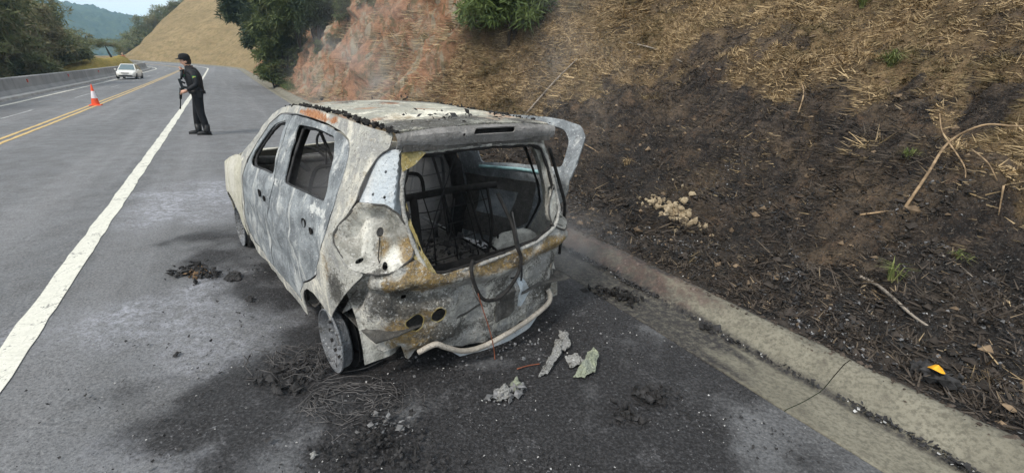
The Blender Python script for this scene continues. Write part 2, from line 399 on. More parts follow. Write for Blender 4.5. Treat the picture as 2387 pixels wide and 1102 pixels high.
# ---------------------------------------------------------------- embankment on the right
def m_slope():
    n = NT('embankment_soil'); bu = n.attr('burn'); cl = n.attr('cliff')
    a = n.noise(1.1, 6, .65); b = n.noise(6, 7, .7); f = n.noise(38, 5, .75)
    straw = n.mix(n.rng(b, .35, .65), (.14, .095, .055), (.27, .19, .105))
    straw = n.mix(n.rng(f, .46, .66, 0, .85), straw, (.035, .027, .018)); straw = n.mix(n.rng(n.noise(60, 4, .8), .54, .68, 0, .8), straw, (.42, .31, .18)); straw = n.mix(n.rng(a, .44, .64, 0, .9), straw, (.07, .052, .034))
    red = n.mix(n.rng(b, .3, .7), (.17, .085, .05), (.36, .20, .12))
    v = n.noise(1.0, 6, .65, 1.2, n.mapping((1.6, 1.6, .45)))
    red = n.mix(n.rng(v, .48, .62), red, (.27, .235, .175)); red = n.mix(n.rng(n.noise(2.2, 6, .7, .5, n.mapping((1.5, 1.5, .6))), .50, .62, 0, .85), red, (.095, .08, .04))
    red = n.mix(n.rng(f, .55, .72, 0, .7), red, (.09, .045, .03))
    c = n.mix(cl, straw, red)
    bk = n.mix(n.rng(b, .42, .72), (.024, .021, .020), (.11, .086, .070)); bk = n.mix(n.rng(a, .45, .66, 0, .75), bk, (.17, .125, .085)); bk = n.mix(n.rng(n.noise(3.1, 6, .7), .52, .68, 0, .6), bk, (.17, .11, .07))
    dp = n.attr('deep'); f2 = n.noise(55, 4, .8)
    bk = n.mix(n.rng(f, .46, .64, 0, .8), bk, (.012, .011, .011)); bk = n.mix(n.rng(f2, .56, .70, 0, .7), bk, (.20, .16, .125))
    bk = n.mix(n.math('MULTIPLY', dp, n.rng(b, .25, .6, 1, .55)), bk, n.mix(n.rng(f2, .4, .66), (.009, .0088, .009), (.055, .053, .053)))
    bk = n.mix(n.math('MULTIPLY', n.rng(f, .62, .69), .8), bk, (.30, .285, .275))
    c = n.mix(n.rng(n.math('ADD', bu, n.math('MULTIPLY', n.math('SUBTRACT', b, .5), 1.3)), .15, .8), c, bk)
    n.bump(n.math('ADD', n.math('MULTIPLY', b, 2.), f), .9, .035)
    return n.fin(c, .95, 0, .1)
M_SLOPE = m_slope()
def embankment():
    s = np.concatenate([np.arange(-4, 14, .075), np.arange(14, 40, .2), np.arange(40, 72, .6)])
    t = np.concatenate([[-.07, -.03], np.arange(.02, 7, .075), np.arange(7, 12, .25), np.arange(12, 30, .8)])
    z = terr(s[:, None], t[None, :]); p = W2(s[:, None], (t+OFF_K2)[None, :])
    k = sm(s, 9.5, 15)[:, None]
    push = (.38*fbm(s[:, None]*1.1, z*.7, 6, 4)+.22*fbm(s[:, None]*3.2, z*2.0, 9, 4, .6))*k*sm(z, .4, 1.2)       # crags
    z[:, 0] = .02; z[:, 1] = .115+.02*fbm(s*6, 1.7, 3, 3); P = np.stack([p[..., 0]-N2[0]*push, p[..., 1]-N2[1]*push, z], -1)
    sg, tg = np.broadcast_arrays(s[:, None], t[None, :])
    cl = sm(sg+.9*fbm(sg*.6, tg*.6, 4, 3)-.25*tg, 9.6, 13)
    o = link('embankment', gridmesh('embankment', P, dict(burn=burnmask(sg, tg), cliff=cl, deep=np.clip(sm(2.3-tg+1.0*fbm(sg*1.1, tg*1.1, 31, 4), -.6, .9)*sm(7.8-sg, -.5, 1.5), 0, 1))), M_SLOPE)
    tag(o, 'burnt and dry grass embankment turning to a red soil cutting', kind='structure')
embankment()
def ground_at(s, t):      # world point on the embankment
    p = W2(s, np.asarray(t)+OFF_K2); return np.concatenate([p, np.asarray(terr(s, t))[..., None]], -1)
# ---------------------------------------------------------------- golden hill beyond the bend
def m_hillgrass(name, a, b, c3, sc=1.):
    n = NT(name); k = n.noise(.12*sc, 6, .6); m = n.noise(1.3*sc, 6, .7); st = n.noise(.35*sc, 5, .6, 0, n.mapping((1, 1, 5)))
    c = n.mix(n.rng(k, .35, .65), a, b); c = n.mix(n.rng(m, .42, .66, 0, .8), c, c3); c = n.mix(n.rng(n.noise(5*sc, 5, .7), .5, .68, 0, .6), c, tuple(v*1.35 for v in b)); c = n.mix(n.rng(st, .5, .65, 0, .4), c, tuple(v*.6 for v in a))
    n.bump(m, .9, .4); return n.fin(c, .95, 0, .1)
M_HILL = m_hillgrass('golden_grass', (.215, .16, .085), (.27, .20, .11), (.14, .115, .055))
def hill():
    s = np.concatenate([np.arange(50, 135, .9)]); t = np.concatenate([np.arange(0.03, 6, .5), np.arange(6, 70, 1.2)])
    sg, tg = np.meshgrid(s, t, indexing='ij')
    _p = W2(sg, tg+OFF_K2); lat = -(_p@N2); Hm = np.logaddexp(0, 1.62*(15.2-lat))+.3; raw = .80*tg
    hh = Hm*(1-np.exp(-raw/Hm*1.15))
    hh = hh+.35*fbm(sg*.25, tg*.25, 2, 4)*sm(tg, 1, 6)
    p = W2(sg, tg+OFF_K2+.05); P = np.concatenate([p, (hh+.05+6.7e-5*sg**2)[..., None]], -1)
    o = link('hill', gridmesh('hill', P), M_HILL); tag(o, 'steep golden dry grass hillside beyond the bend', kind='structure')
hill()
# ---------------------------------------------------------------- verge left of the road, valley floor, far wooded hill
M_VERGE = m_hillgrass('verge_grass', (.30, .235, .06), (.36, .27, .08), (.17, .16, .045), 2.)
def verge_z(s, o):
    u = -8.6-o; m = 1.5*sm(s, 52, 66)*(1-sm(s, 92, 108))*sm(u, .3, 2.0)*(1-sm(u, 5.5, 9))
    return zroad(s, -8.6)+m-2.6*sm(u, 1.2, 9)-.12*np.maximum(u-9, 0)+.15*fbm(s*.4, o*.4, 2, 3)*sm(u, .3, 2)
def verge():
    s = np.concatenate([np.arange(-10, 40, 1.), np.arange(40, 125, .8)]); o = np.concatenate([-8.6-np.arange(0, 12, .4), -20.6-np.arange(0, 24, 2.)])
    sg, og = np.meshgrid(s, o, indexing='ij'); p = W2(sg, og); P = np.concatenate([p, verge_z(sg, og)[..., None]], -1)
    tag(link('verge', gridmesh('verge', P), M_VERGE), 'grassy verge falling away behind the concrete barrier', kind='structure')
verge()
M_FAR = m_hillgrass('wooded_ground', (.03, .045, .018), (.05, .065, .025), (.02, .03, .012), .5)
def terrain():
    a = np.linspace(0, 2*pi, 65); r = np.array([0, 60, 150, 400, 800, 1290.])
    P = np.stack([r[:, None]*np.cos(a)[None], r[:, None]*np.sin(a)[None], np.repeat(np.array([-9, -9, -9, -9.2, -9.5, -10.])[:, None], 65, 1)], -1)
    tag(link('terrain', gridmesh('terrain', P), M_FAR), 'dark wooded valley floor', kind='structure')
terrain()
def m_forest():
    n = NT('distant_canopy'); k = n.noise(.05, 6, .7); v = n.voro(.16)
    c = n.mix(n.rng(k, .35, .65), (.03, .05, .022), (.065, .085, .035)); c = n.mix(n.rng(v, .1, .6, .0, .5), c, (.02, .03, .015))
    n.bump(n.noise(.3, 5), .8, 1.5); return n.fin(c, .95, 0, .1)
def far_hill():
    az = np.radians(np.linspace(-62, -24, 330)); q = np.linspace(0, 1, 70); R = 620+420*q
    top = np.interp(np.degrees(az), [-62, -50, -45.5, -43, -38, -33, -24], [96, 86, 76, 72, 58, 44, 30])
    z = -9+(top[:, None]+9)*np.sin(q*pi/2)[None, :]**.85
    X = R[None, :]*np.sin(az)[:, None]; Y = R[None, :]*np.cos(az)[:, None]
    z = z+3.2*np.abs(fbm(X*.09, Y*.09, 1, 2))+2.2*fbm(X*.25, Y*.25, 4, 2)+6*fbm(X*.012, Y*.012, 7, 3)*sm(q, .0, .4)[None, :]
    tag(link('hill', gridmesh('hill', np.stack([X, Y, z], -1)), m_forest()), 'far wooded hill fading into blue haze', kind='structure')
far_hill()
# ================================================================ the burnt-out hatchback
ZW = [.05, .3, .55, .8, .95, 1.1, 1.25, 1.38, 1.45]; WW = [.775, .815, .827, .817, .765, .693, .62, .552, .52]
ZY = [.05, .3, .5, .7, .85, 1.0, 1.2, 1.4]; YY = [-.47, -.50, -.53, -.52, -.49, -.455, -.42, -.385]
YS = -.10
def CS(a, z, d=0.):
    """body skin: a = metres round the body from the middle of the tail (left positive), z = height, d = outward offset"""
    a = np.asarray(a, float); z = np.asarray(z, float)
    def raw(a, z):
        sg = np.where(a < 0, -1., 1.); b = np.abs(a)
        w = np.interp(z, ZW, WW); yr = np.interp(z, ZY, YY); rx = np.interp(z, [.3, .9, 1.4], [.28, .26, .10]); xs = w-rx
        ph = np.clip((b-.5)/.4, 0, 1)*np.pi/2; ry = YS-(yr+.04)
        x = np.where(b <= .5, b/.5*xs, xs+rx*np.sin(ph)); y = np.where(b <= .5, yr+.04*(b/.5)**2, YS-ry*np.cos(ph))
        y = np.where(b > .9, YS+b-.9, y)
        x = x*(1-.012*np.clip((y-.9)/1.1, -1, 2)**2)
        x = x-np.where(y > 2.62, .55*(y-2.62)**2, 0)+.035*np.exp(-((y-2.5)/.35)**2-((z-.55)/.28)**2)
        return np.stack([-sg*x, y, z+0*x], -1)
    P = raw(a, z); e = 1e-3
    n = np.cross(raw(a+e, z)-P, raw(a, z+e)-P); n /= np.linalg.norm(n, axis=-1, keepdims=True)+1e-12
    c = P-np.array([0, 1.0, .7]); flip = np.sign((n*c).sum(-1, keepdims=True)); n = n*np.where(flip == 0, 1, flip)
    return P+n*np.asarray(d)[..., None] if np.ndim(d) else P+n*d
def paint(a, z):
    def G(ca, cz, ra, rz): return np.exp(-((a-ca)/ra)**2-((z-cz)/rz)**2)
    b = np.abs(a); n = .5+.9*fbm(a*5, z*5, 3, 4)
    po = 1.3*G(.53, .24, .14, .15)+.75*np.exp(-((z-.655)/.05)**2)*(b < .62)+.7*G(-.5, .74, .16, .09)+.6*G(.40, .41, .16, .09)+.9*G(.42, .80, .07, .2)+.45*G(.93, .72, .09, .16)+.35*G(.80, 1.15, .08, .2)+.5*G(.62, .86, .06, .1)
    pk = 1.0*G(.57, .53, .13, .09)+.8*G(.14, .50, .2, .05)+.7*G(-.5, .42, .2, .16)+.5*G(1.6, .58, .25, .16)+.5*G(.62, .735, .08, .03)+.35*G(2.5, .4, .4, .15)+.5*G(.2, .25, .2, .06)+.5*G(.85, .60, .05, .12)
    pw = .9*G(.73, .33, .08, .13)+.8*G(-.12, .42, .2, .12)+.8*G(.56, .80, .08, .05)+.8*G(.75, .93, .04, .12)+.7*G(1.16, .50, .15, .12)+.7*G(.2, .30, .15, .05)+.5*G(.75, 1.33, .1, .06)+.5*G(1.42, .50, .1, .1)+.6*np.exp(-((z-.93)/.03)**2)*(a > 1)
    pr = 1.0*np.exp(-((z-1.395)/.028)**2)*sm(b, .95, 1.2)*(1-sm(b, 2.1, 2.5))
    return dict(po=np.clip(po*n, 0, 1), pk=np.clip(pk*n, 0, 1), pw=np.clip(pw*n, 0, 1), pr=np.clip(pr*n*1.3, 0, 1))
def m_burnt(name, main, alt, ashc=(.60, .58, .52), ash=.4, ochre=.2, soot=.25, rust=0., zoch=None):
    n = NT(name)
    a = n.noise(2.3, 6, .6, .4); b = n.noise(7, 7, .68, .6); c4 = n.noise(26, 6, .72); f = n.noise(95, 3, .6)
    st = n.noise(3.0, 6, .65, .5, n.mapping((2.2, 2.2, .7)))
    c = n.mix(n.rng(b, .38, .64), main, alt)
    c = n.mix(n.math('MULTIPLY', n.rng(st, .62-.25*ash, .74-.2*ash), .85), c, ashc)
    c = n.mix(n.math('MULTIPLY', n.rng(c4, .55, .7), .5), c, tuple(v*.45 for v in main))
    if rust: c = n.mix(n.math('MULTIPLY', n.rng(n.noise(1.7, 5, .6, .3), .66-.2*rust, .78-.2*rust), .8), c, (.36, .16, .065))
    c = n.mix(n.math('MULTIPLY', n.rng(n.math('ADD', c4, n.math('MULTIPLY', n.attr('pw'), .45)), .62, .76), .9), c, tuple(min(.8, v*1.12) for v in ashc))
    oc = n.math('ADD', n.math('ADD', n.math('MULTIPLY', a, .5), n.math('MULTIPLY', c4, .5)), n.math('MULTIPLY', n.attr('po'), .38))
    c = n.mix(n.rng(n.math('ADD', b, n.math('MULTIPLY', n.attr('pr'), .5)), .72, .9), c, n.mix(n.rng(c4, .4, .6), (.42, .20, .09), (.30, .13, .06)))
    if zoch: oc = n.math('ADD', oc, n.math('MULTIPLY', n.rng(n.math('ABSOLUTE', n.math('SUBTRACT', n.xyz()[2], zoch[0])), 0, zoch[1], 1, 0), zoch[2]))
    k40 = n.noise(38, 6, .8)
    c = n.mix(n.math('MULTIPLY', n.math('MULTIPLY', n.rng(oc, .64-.25*ochre, .82-.25*ochre), n.rng(k40, .30, .50)), .92), c, n.mix(n.rng(c4, .42, .6), (.29, .185, .05), n.mix(n.rng(k40, .4, .6), (.10, .065, .03), (.24, .17, .08))))
    so = n.math('ADD', n.math('MULTIPLY', n.math('ADD', n.math('MULTIPLY', b, .6), n.math('MULTIPLY', k40, .4)), .55), n.math('ADD', n.math('MULTIPLY', a, .25), n.math('ADD', n.math('MULTIPLY', f, .2), n.math('MULTIPLY', n.attr('pk'), .22))))
    c = n.mix(n.math('MULTIPLY', n.rng(so, .64-.22*soot, .72-.2*soot), .92), c, n.mix(n.rng(f, .35, .7), (.02, .019, .018), (.10, .095, .085)))
    c = n.mix(n.math('MULTIPLY', n.rng(f, .60, .70), .7), c, (.05, .045, .04)); c = n.mix(n.math('MULTIPLY', n.rng(n.noise(60, 4, .7), .58, .68), .5), c, tuple(min(.75, v*1.5) for v in ashc))
    n.bump(n.math('ADD', n.math('MULTIPLY', b, .9), n.math('ADD', n.math('MULTIPLY', c4, .8), n.math('MULTIPLY', f, .4))), .85, .018)
    return n.fin(c, n.rng(c4, .3, .7, .5, .9), .2, .4)
MC = dict(
    side=m_burnt('scorched_side_steel', (.29, .29, .28), (.46, .45, .41), (.66, .63, .55), ash=.42, ochre=.22, soot=.48),
    door=m_burnt('scorched_door_steel', (.15, .165, .18), (.30, .325, .345), (.54, .55, .54), ash=.34, ochre=.10, soot=.28),
    rear=m_burnt('scorched_tail_steel', (.27, .27, .265), (.46, .45, .42), (.66, .64, .58), ash=.42, ochre=.36, soot=.66, zoch=(.64, .10, .09)),
    lamp=m_burnt('scorched_lamp_pan', (.24, .235, .21), (.47, .46, .43), (.66, .65, .6), ash=.45, ochre=.36, soot=.42),
    pale=m_burnt('pale_bared_steel', (.48, .53, .58), (.55, .59, .62), (.64, .66, .68), ash=.35, ochre=0, soot=.05),
    roof=m_burnt('scorched_roof_steel', (.26, .26, .225), (.48, .46, .38), (.70, .67, .57), ash=.36, ochre=.16, soot=.56, rust=.66),
    spoil=m_burnt('sooty_header_steel', (.17, .165, .16), (.25, .24, .235), (.33, .32, .31), ash=.3, ochre=.04, soot=.42),
    inner=m_burnt('sooty_inner_steel', (.055, .053, .05), (.11, .105, .10), (.17, .165, .155), ash=.25, ochre=.08, soot=.6),
    fend=m_burnt('scorched_fender_steel', (.46, .44, .36), (.55, .53, .44), ash=.6, ochre=.2, soot=.12),
    och=m_burnt('ochre_scale', (.32, .25, .09), (.36, .30, .14), ash=.3, ochre=.45, soot=.2),
    pipe=m_burnt('ashy_pipe', (.33, .30, .26), (.46, .42, .37), (.5, .46, .4), ash=.4, ochre=.08, soot=.42),
    rim=m_burnt('ashy_rim_steel', (.13, .137, .15), (.26, .275, .30), (.40, .41, .42), ash=.28, ochre=.0, soot=.66, rust=.4),
    black=plain('charred_black', (.018, .017, .017), .9, .5, 30, bump=.6), blackm=plain('sooty_black_metal', (.03, .03, .032), .7, .5, 20),
    flake=plain('charred_flake', (.03, .029, .03), .85, .6, 25, bump=.5), wire=plain('burnt_wire', (.10, .095, .09), .6, .4, 20), red=plain('rusty_wire', (.20, .07, .04), .8, .3, 20),
    teal=plain('scorched_glass_edge', (.22, .36, .37), .4, .4, 15))
CAR = empty('burnt_car', (CARP[0], CARP[1], 0), CYAW)
tag(CAR, 'burnt-out small hatchback stripped to ashy scorched steel on the shoulder', 'car')
def mir(poly): return [(-p[0], p[1]) for p in poly]
# door outlines in (a, z)
FD = [(2.115, 1.355), (2.40, 1.335), (2.60, 1.245), (2.74, 1.10), (2.845, .94), (2.885, .84), (2.90, .70), (3.0, .42), (3.05, .24), (2.225, .215), (2.21, .26), (2.10, .55), (2.035, .75), (2.04, .93)]
RD = [(2.10, 1.355), (1.80, 1.362), (1.47, 1.358), (1.17, 1.335), (1.02, 1.305), (.955, 1.23), (.948, 1.09), (.945, .96), (.965, .82), (1.03, .70), (1.12, .56), (1.27, .47), (1.42, .40), (1.53, .28), (1.55, .21), (2.205, .213), (2.19, .26), (2.085, .55), (2.02, .75), (2.025, .93)]
FWIN = [(2.66, .925), (2.73, .985), (2.68, 1.075), (2.56, 1.20), (2.44, 1.275), (2.18, 1.312), (2.125, 1.14), (2.075, .962), (2.3, .95)]
RWIN = [(1.90, 1.312), (1.57, 1.326), (1.24, 1.312), (1.16, 1.19), (1.085, .99), (1.38, .978), (1.82, .955), (1.875, 1.13)]
APER = [(2.115, 1.367), (1.80, 1.374), (1.47, 1.37), (1.165, 1.347), (1.01, 1.315), (.943, 1.235), (.936, 1.09), (.933, .96), (.953, .815), (1.02, .69), (1.11, .548), (1.27, .458), (1.42, .388), (1.52, .27), (1.54, .196), (3.065, .222), (3.01, .43), (2.912, .70), (2.897, .845), (2.857, .945), (2.75, 1.108), (2.61, 1.256), (2.405, 1.347)]
FRAME = [(.655, 1.395), (.89, 1.405), (1.24, 1.415), (1.69, 1.425), (2.13, 1.42), (2.45, 1.385), (2.64, 1.325), (2.82, 1.20), (2.97, 1.03), (3.06, .945), (2.99, .90), (2.955, .75), (3.04, .48), (3.12, .28), (3.13, .16), (1.49, .12), (1.475, .25), (1.43, .33), (1.34, .385), (1.22, .405), (1.10, .385), (1.0, .355), (.945, .335),
         (.82, .53), (.75, .64), (.69, .72), (.73, .73), (.78, .76), (.81, .80), (.86, .83), (.88, .87), (.85, .94), (.81, .99), (.78, 1.06), (.775, 1.12), (.76, 1.2), (.735, 1.275), (.70, 1.305), (.66, 1.32)]
LAMP = [(.735, .733), (.785, .763), (.815, .803), (.862, .832), (.876, .868), (.848, .938), (.81, .988), (.776, 1.055), (.70, 1.058), (.62, 1.058), (.54, 1.012), (.49, .95), (.45, .86), (.452, .79), (.51, .752), (.58, .725), (.67, .72)]
OPEN = [(.42, 1.285), (.22, 1.30), (-.06, 1.305), (-.42, 1.29), (-.50, 1.26), (-.555, 1.15), (-.56, 1.0), (-.545, .89), (-.45, .775), (-.30, .722), (-.01, .695), (.18, .675), (.31, .668), (.37, .69), (.41, .80), (.46, .91), (.50, 1.07), (.505, 1.15), (.485, 1.235)]
def side_dent(a, z):
    b = np.abs(a)
    d = .013*fbm(b*2.2, z*2.2, 3, 3)+.006*fbm(b*7, z*7, 5, 3)
    d = d+.012*np.exp(-((z-.66)/.05)**2)*sm(b, 1.0, 1.3)*(1-sm(b, 2.7, 3.0))-.010*np.exp(-((z-.42-.08*(b-1.5))/.07)**2)*sm(b, 1.2, 1.6)*(1-sm(b, 2.6, 2.9))
    d = d-.012*np.exp(-(((b-1.42)*.8+(z-.60)*.6)/.03)**2-((z-.58)/.12)**2)
    return d
def side_map(a, z): return CS(a, z, side_dent(a, z))
def doormap(a, z):
    d = side_dent(a, z)
    d = d+.010*fbm(a*14, 2.2, 1, 3)*np.exp(-((z-.945)/.035)**2)
    return CS(a, z, d-.004)
def rim_tube(name, loop, d, r, mat, parent, closed=True, n=6, mapf=None):
    L = resample(loop, .03, closed); L = L+[L[0]] if closed else L
    P = CS(np.array([p[0] for p in L]), np.array([p[1] for p in L]), d)
    return MB().tube([tuple(p) for p in P], [r*(.75+.5*random.random()) for _ in L] if r > .006 else r, n, not closed).build(name, mat, parent)
for sg in (1, -1):
    m = (lambda p: p) if sg > 0 else mir
    fr = sheet('side_frame', m(rounded(FRAME, .02, 3)), [m(rounded(APER, .04, 4))], side_map, MC['side'], CAR, .03, .006, paint=paint)
    # inner door posts seen through the windows
    MB().tube([tuple(p) for p in CS(sg*np.array([2.07, 2.05, 1.99, 1.99, 2.06]), np.array([1.36, 1.2, .95, .6, .22]), -.075)], [.05, .045, .06, .07, .07], 8).build('door_post', MC['black'], CAR)
    rim_tube('door_seal', m(rounded(APER, .04, 4)), -.035, .010, MC['black'], CAR)
def handle(parent, a, z, sg=1):
    P = CS(np.array([sg*a]), np.array([z]), .0)[0]; Q = CS(np.array([sg*(a-.13)]), np.array([z-.012]), .0)[0]
    for p, r in ((P, .022), (Q, .016)):
        MB().lathe([(0, .004), (r, .004), (r*1.25, .001), (r*1.3, -.006)], (p[0]-sg*.010, p[1], p[2]), 'x', 14).build('handle_socket', MC['black'], parent)
fd = sheet('front_door', rounded(FD, .03, 4), [rounded(FWIN, .035, 4)], doormap, MC['door'], CAR, .028, .008, paint=paint); handle(fd, 2.25, .80)
rd = sheet('rear_door', rounded(RD, .03, 4), [rounded(RWIN, .035, 4)], doormap, MC['door'], CAR, .028, .008, paint=paint); handle(rd, 1.26, .835)
for dd, win in ((fd, FWIN), (rd, RWIN)): rim_tube('window_channel', rounded(win, .035, 4), -.028, .011, MC['blackm'], dd)
fdr = sheet('front_door', mir(rounded(FD, .03, 4)), [mir(rounded(FWIN, .035, 4))], doormap, MC['inner'], CAR, .035, .012)
# right rear door, swung open on its front hinges
def open_map(th):
    hx, hy = .80, 2.05-.9+YS
    c, s = cos(th), sin(th)
    def f(a, z, d=0.):
        P = CS(a, z, side_dent(a, z)-.004+d); x, y = P[:, 0]-hx+1.1*np.maximum(np.asarray(z)-.92, 0)*sm(2.0-np.abs(a), -.1, .7), P[:, 1]-hy      # the frame has bent outwards
        return np.stack([hx+c*x-s*y, hy+s*x+c*y, P[:, 2]], 1)
    return f
OM = open_map(radians(17))
RDO = [(p[0]-.03*sm(p[1], .6, 1.3)*sm(1.6-p[0], 0, .5), p[1]) for p in RD]; RWO = [(1.875, 1.308), (1.57, 1.322), (1.13, 1.275), (1.05, 1.19), (1.035, 1.0), (1.38, .978), (1.79, .957), (1.845, 1.13)]
od = sheet('rear_door', mir(rounded(RDO, .03, 4)), [mir(rounded(RWO, .035, 4))], OM, MC['door'], CAR, .03, .016); od['label'] = 'rear door ajar, its frame bent outwards'
Lb = np.array([(-1.12, .965), (-1.4, .955), (-1.79, .935)]); MB().tube([tuple(p) for p in OM(Lb[:, 0], Lb[:, 1], -.03)], .014).build('window_channel', MC['teal'], od)
sheet('inner_panel', mir([(1.22, .88), (1.95, .86), (1.98, .5), (2.1, .3), (1.6, .3), (1.3, .5)]), [mir([(1.4, .75), (1.8, .74), (1.85, .5), (1.5, .5)])], lambda a, z: OM(a, z, -.05), MC['inner'], od, .05, .004)
# tail: lamp pans, bared pillars, lower panel
def lamp_map(poly):
    def f(a, z):
        d = polydist(np.stack([np.abs(a), z], 1), poly)
        dep = -.008-.085*sm(d, .0, .06)+.018*np.exp(-((np.abs(a)-.735)/.035)**2)+.004*fbm(a*9, z*9, 2, 3)+.012*sm(d, .10, .19)
        return CS(a, z, dep)
    return f
def ell(c, r, q, n=18): return [(c[0]+r*cos(2*pi*k/n), c[1]+q*sin(2*pi*k/n)) for k in range(n)]
def circ(c, r, n=14): return [(c[0]+r*cos(2*pi*k/n), c[1]+r*sin(2*pi*k/n)) for k in range(n)]
for sg in (1, -1):
    m = (lambda p: p) if sg > 0 else mir
    lp = rounded(LAMP, .02, 3)
    sheet('lamp_pan', m(lp), [m(circ((.655, .925), .024)), m(circ((.73, .77), .011)), m(circ((.60, .755), .016))], lamp_map(lp), MC['lamp'], CAR, .018, .005, paint=paint)
    rim_tube('lamp_rim', m(lp), -.008, .0058, MC['inner'], CAR)
    MB().tube([tuple(p) for p in CS(sg*np.array([.65, .645, .64, .63]), np.array([.90, .86, .80, .74]), -.074)], .003, 5).build('crack', MC['black'], CAR)
    tri = [(.735, 1.275), (.76, 1.2), (.775, 1.12), (.78, 1.06), (.62, 1.06), (.54, 1.015), (.505, .97), (.505, 1.07), (.51, 1.15), (.49, 1.24), (.44, 1.30), (.60, 1.325), (.66, 1.32), (.70, 1.30)]
    sheet('bared_pillar', m(tri), [m(circ((.66, 1.215), .008)), m(circ((.71, 1.105), .008)), m(circ((.635, 1.095), .008))] if sg > 0 else [m(circ((.60, 1.17), .018)), m(circ((.60, 1.05), .012))],
          lambda a, z: CS(a, z, -.018-.030*sm(.585-np.abs(a), .0, .05)+.003*fbm(a*8, z*8, 1, 3)+.01*np.exp(-((np.abs(a)-.57)/.02)**2)), MC['pale'] if sg > 0 else MC['lamp'], CAR, .02, .006)
REARP = [(.69, .72), (.75, .64), (.82, .53), (.915, .375), (.86, .42), (.81, .47), (.76, .36), (.72, .27), (.69, .215), (.66, .20), (.60, .225), (.54, .235), (.525, .14), (.505, .125), (.46, .175), (.36, .195), (.30, .165), (.16, .10), (.02, .082), (-.10, .075), (-.22, .08), (-.34, .10), (-.46, .115), (-.54, .165), (-.60, .27), (-.70, .25), (-.78, .30), (-.82, .46), (-.80, .60), (-.72, .72), (-.67, .722), (-.58, .725), (-.51, .752), (-.47, .775),
         (-.45, .775), (-.30, .722), (-.01, .695), (.18, .675), (.31, .668), (.37, .69), (.44, .775), (.51, .752), (.58, .725), (.67, .722)]
def rear_map(a, z):
    b = np.abs(a)
    ridge = .67-.06*sm(b, .5, .0)
    d = -.012-.055*sm(ridge-z, .02, .09)+.012*np.exp(-((z-ridge)/.03)**2)
    d = d-.03*np.exp(-(((a+.60)/.09)**2+((z-.43)/.09)**2))                          # right lamp pocket
    d = d+.035*sm(b, .18, .24)*(1-sm(b, .46, .56))*sm(z, .16, .24)*(1-sm(z, .47, .53))*(a > 0)   # left box section with twin holes
    d = d+.03*sm(.05-a, 0, .03)*(1-sm(-a, .24, .27))*sm(z, .18, .22)*(1-sm(z, .40, .44))         # number plate pressing
    d = d-.05*np.exp(-(polydist(np.stack([a, z], 1), [(.70, .69), (.80, .47)], False)/.025)**2)*(a > 0)   # bumper seam channel
    d = d+.013*fbm(a*6, z*6, 3, 3)+.008*fbm(a*18, z*18, 6, 2)
    d = d+.004*np.sin(z*130)*np.exp(-((a-.33)/.07)**2-((z-.29)/.06)**2)
    return CS(a, z, d)
sheet('tail_panel', REARP, [ell((.46, .395), .046, .058), ell((.338, .415), .042, .052), circ((.50, .565), .012), circ((-.06, .36), .012), [(-.17, .47), (-.155, .49), (-.22, .475), (-.24, .45)], circ((-.61, .44), .045, 10), circ((-.70, .58), .014)], rear_map, MC['rear'], CAR, .018, .006, paint=paint)
for c, r, q in (((.46, .395), .046, .058), ((.338, .415), .042, .052)):
    L = ell(c, r, q, 20)+[ell(c, r, q, 20)[0]]; MB().tube([tuple(p) for p in rear_map(np.array([p[0] for p in L]), np.array([p[1] for p in L]))], .0045, 6, False).build('hole_lip', MC['och'], CAR)
sheet('pillar_foot', [(.508, .985), (.492, .95), (.452, .86), (.454, .79), (.445, .772), (.372, .692), (.352, .68), (.34, .665), (.40, .80), (.452, .91), (.492, 1.06), (.508, 1.06)], [], lambda a, z: CS(a, z, -.012+.006*fbm(a*12, z*12, 2, 3)), MC['och'], CAR, .02, .008)
sheet('pillar_foot', mir([(.508, .985), (.492, .95), (.452, .86), (.454, .79), (.56, .90), (.57, 1.0)]), [], lambda a, z: CS(a, z, -.012), MC['lamp'], CAR, .02, .008)
sheet('plate_mount', [(-.04, .41), (-.18, .44), (-.21, .25), (-.10, .19), (-.05, .22)], [circ((-.07, .36), .012)], lambda a, z: rear_map(a, z)+np.array([0, -.010, 0]), MC['inner'], CAR, .02, .004)
sheet('bare_patch', [(-.215, .47), (-.255, .455), (-.36, .33), (-.29, .235), (-.235, .27)], [], lambda a, z: rear_map(a, z)+np.array([0, -.009, 0]), MC['pale'], CAR, .02, .004)
sheet('tail_backing', [(.62, .66), (.62, .24), (-.60, .2), (-.62, .66)], [], lambda a, z: CS(a, z, -.17), MC['black'], CAR, .08, .004)
rim_tube('opening_seal', OPEN, -.020, .011, MC['black'], CAR)
rim_tube('opening_flange', [(p[0]*1.04, p[1]+(.014 if p[1] > 1 else -.012)) for p in OPEN], -.010, .012, MC['rear'], CAR)
sheet('upper_rail', [(.60, 1.335), (.44, 1.302), (.22, 1.307), (-.06, 1.312), (-.42, 1.30), (-.52, 1.27), (-.60, 1.29), (-.62, 1.345), (0, 1.355)], [], lambda a, z: CS(a, z, -.02), MC['spoil'], CAR, .03, .01)
# corner bracket of the missing glass hatch
MB().add([tuple(p) for p in CS(np.array([.555, .44, .40, .46, .535, .55]), np.array([1.305, 1.315, 1.30, 1.245, 1.215, 1.25]), .008)], [(0, 1, 2, 3, 4, 5)]).build('hatch_bracket', MC['och'], CAR, False).modifiers.new('t', 'SOLIDIFY').thickness = .012
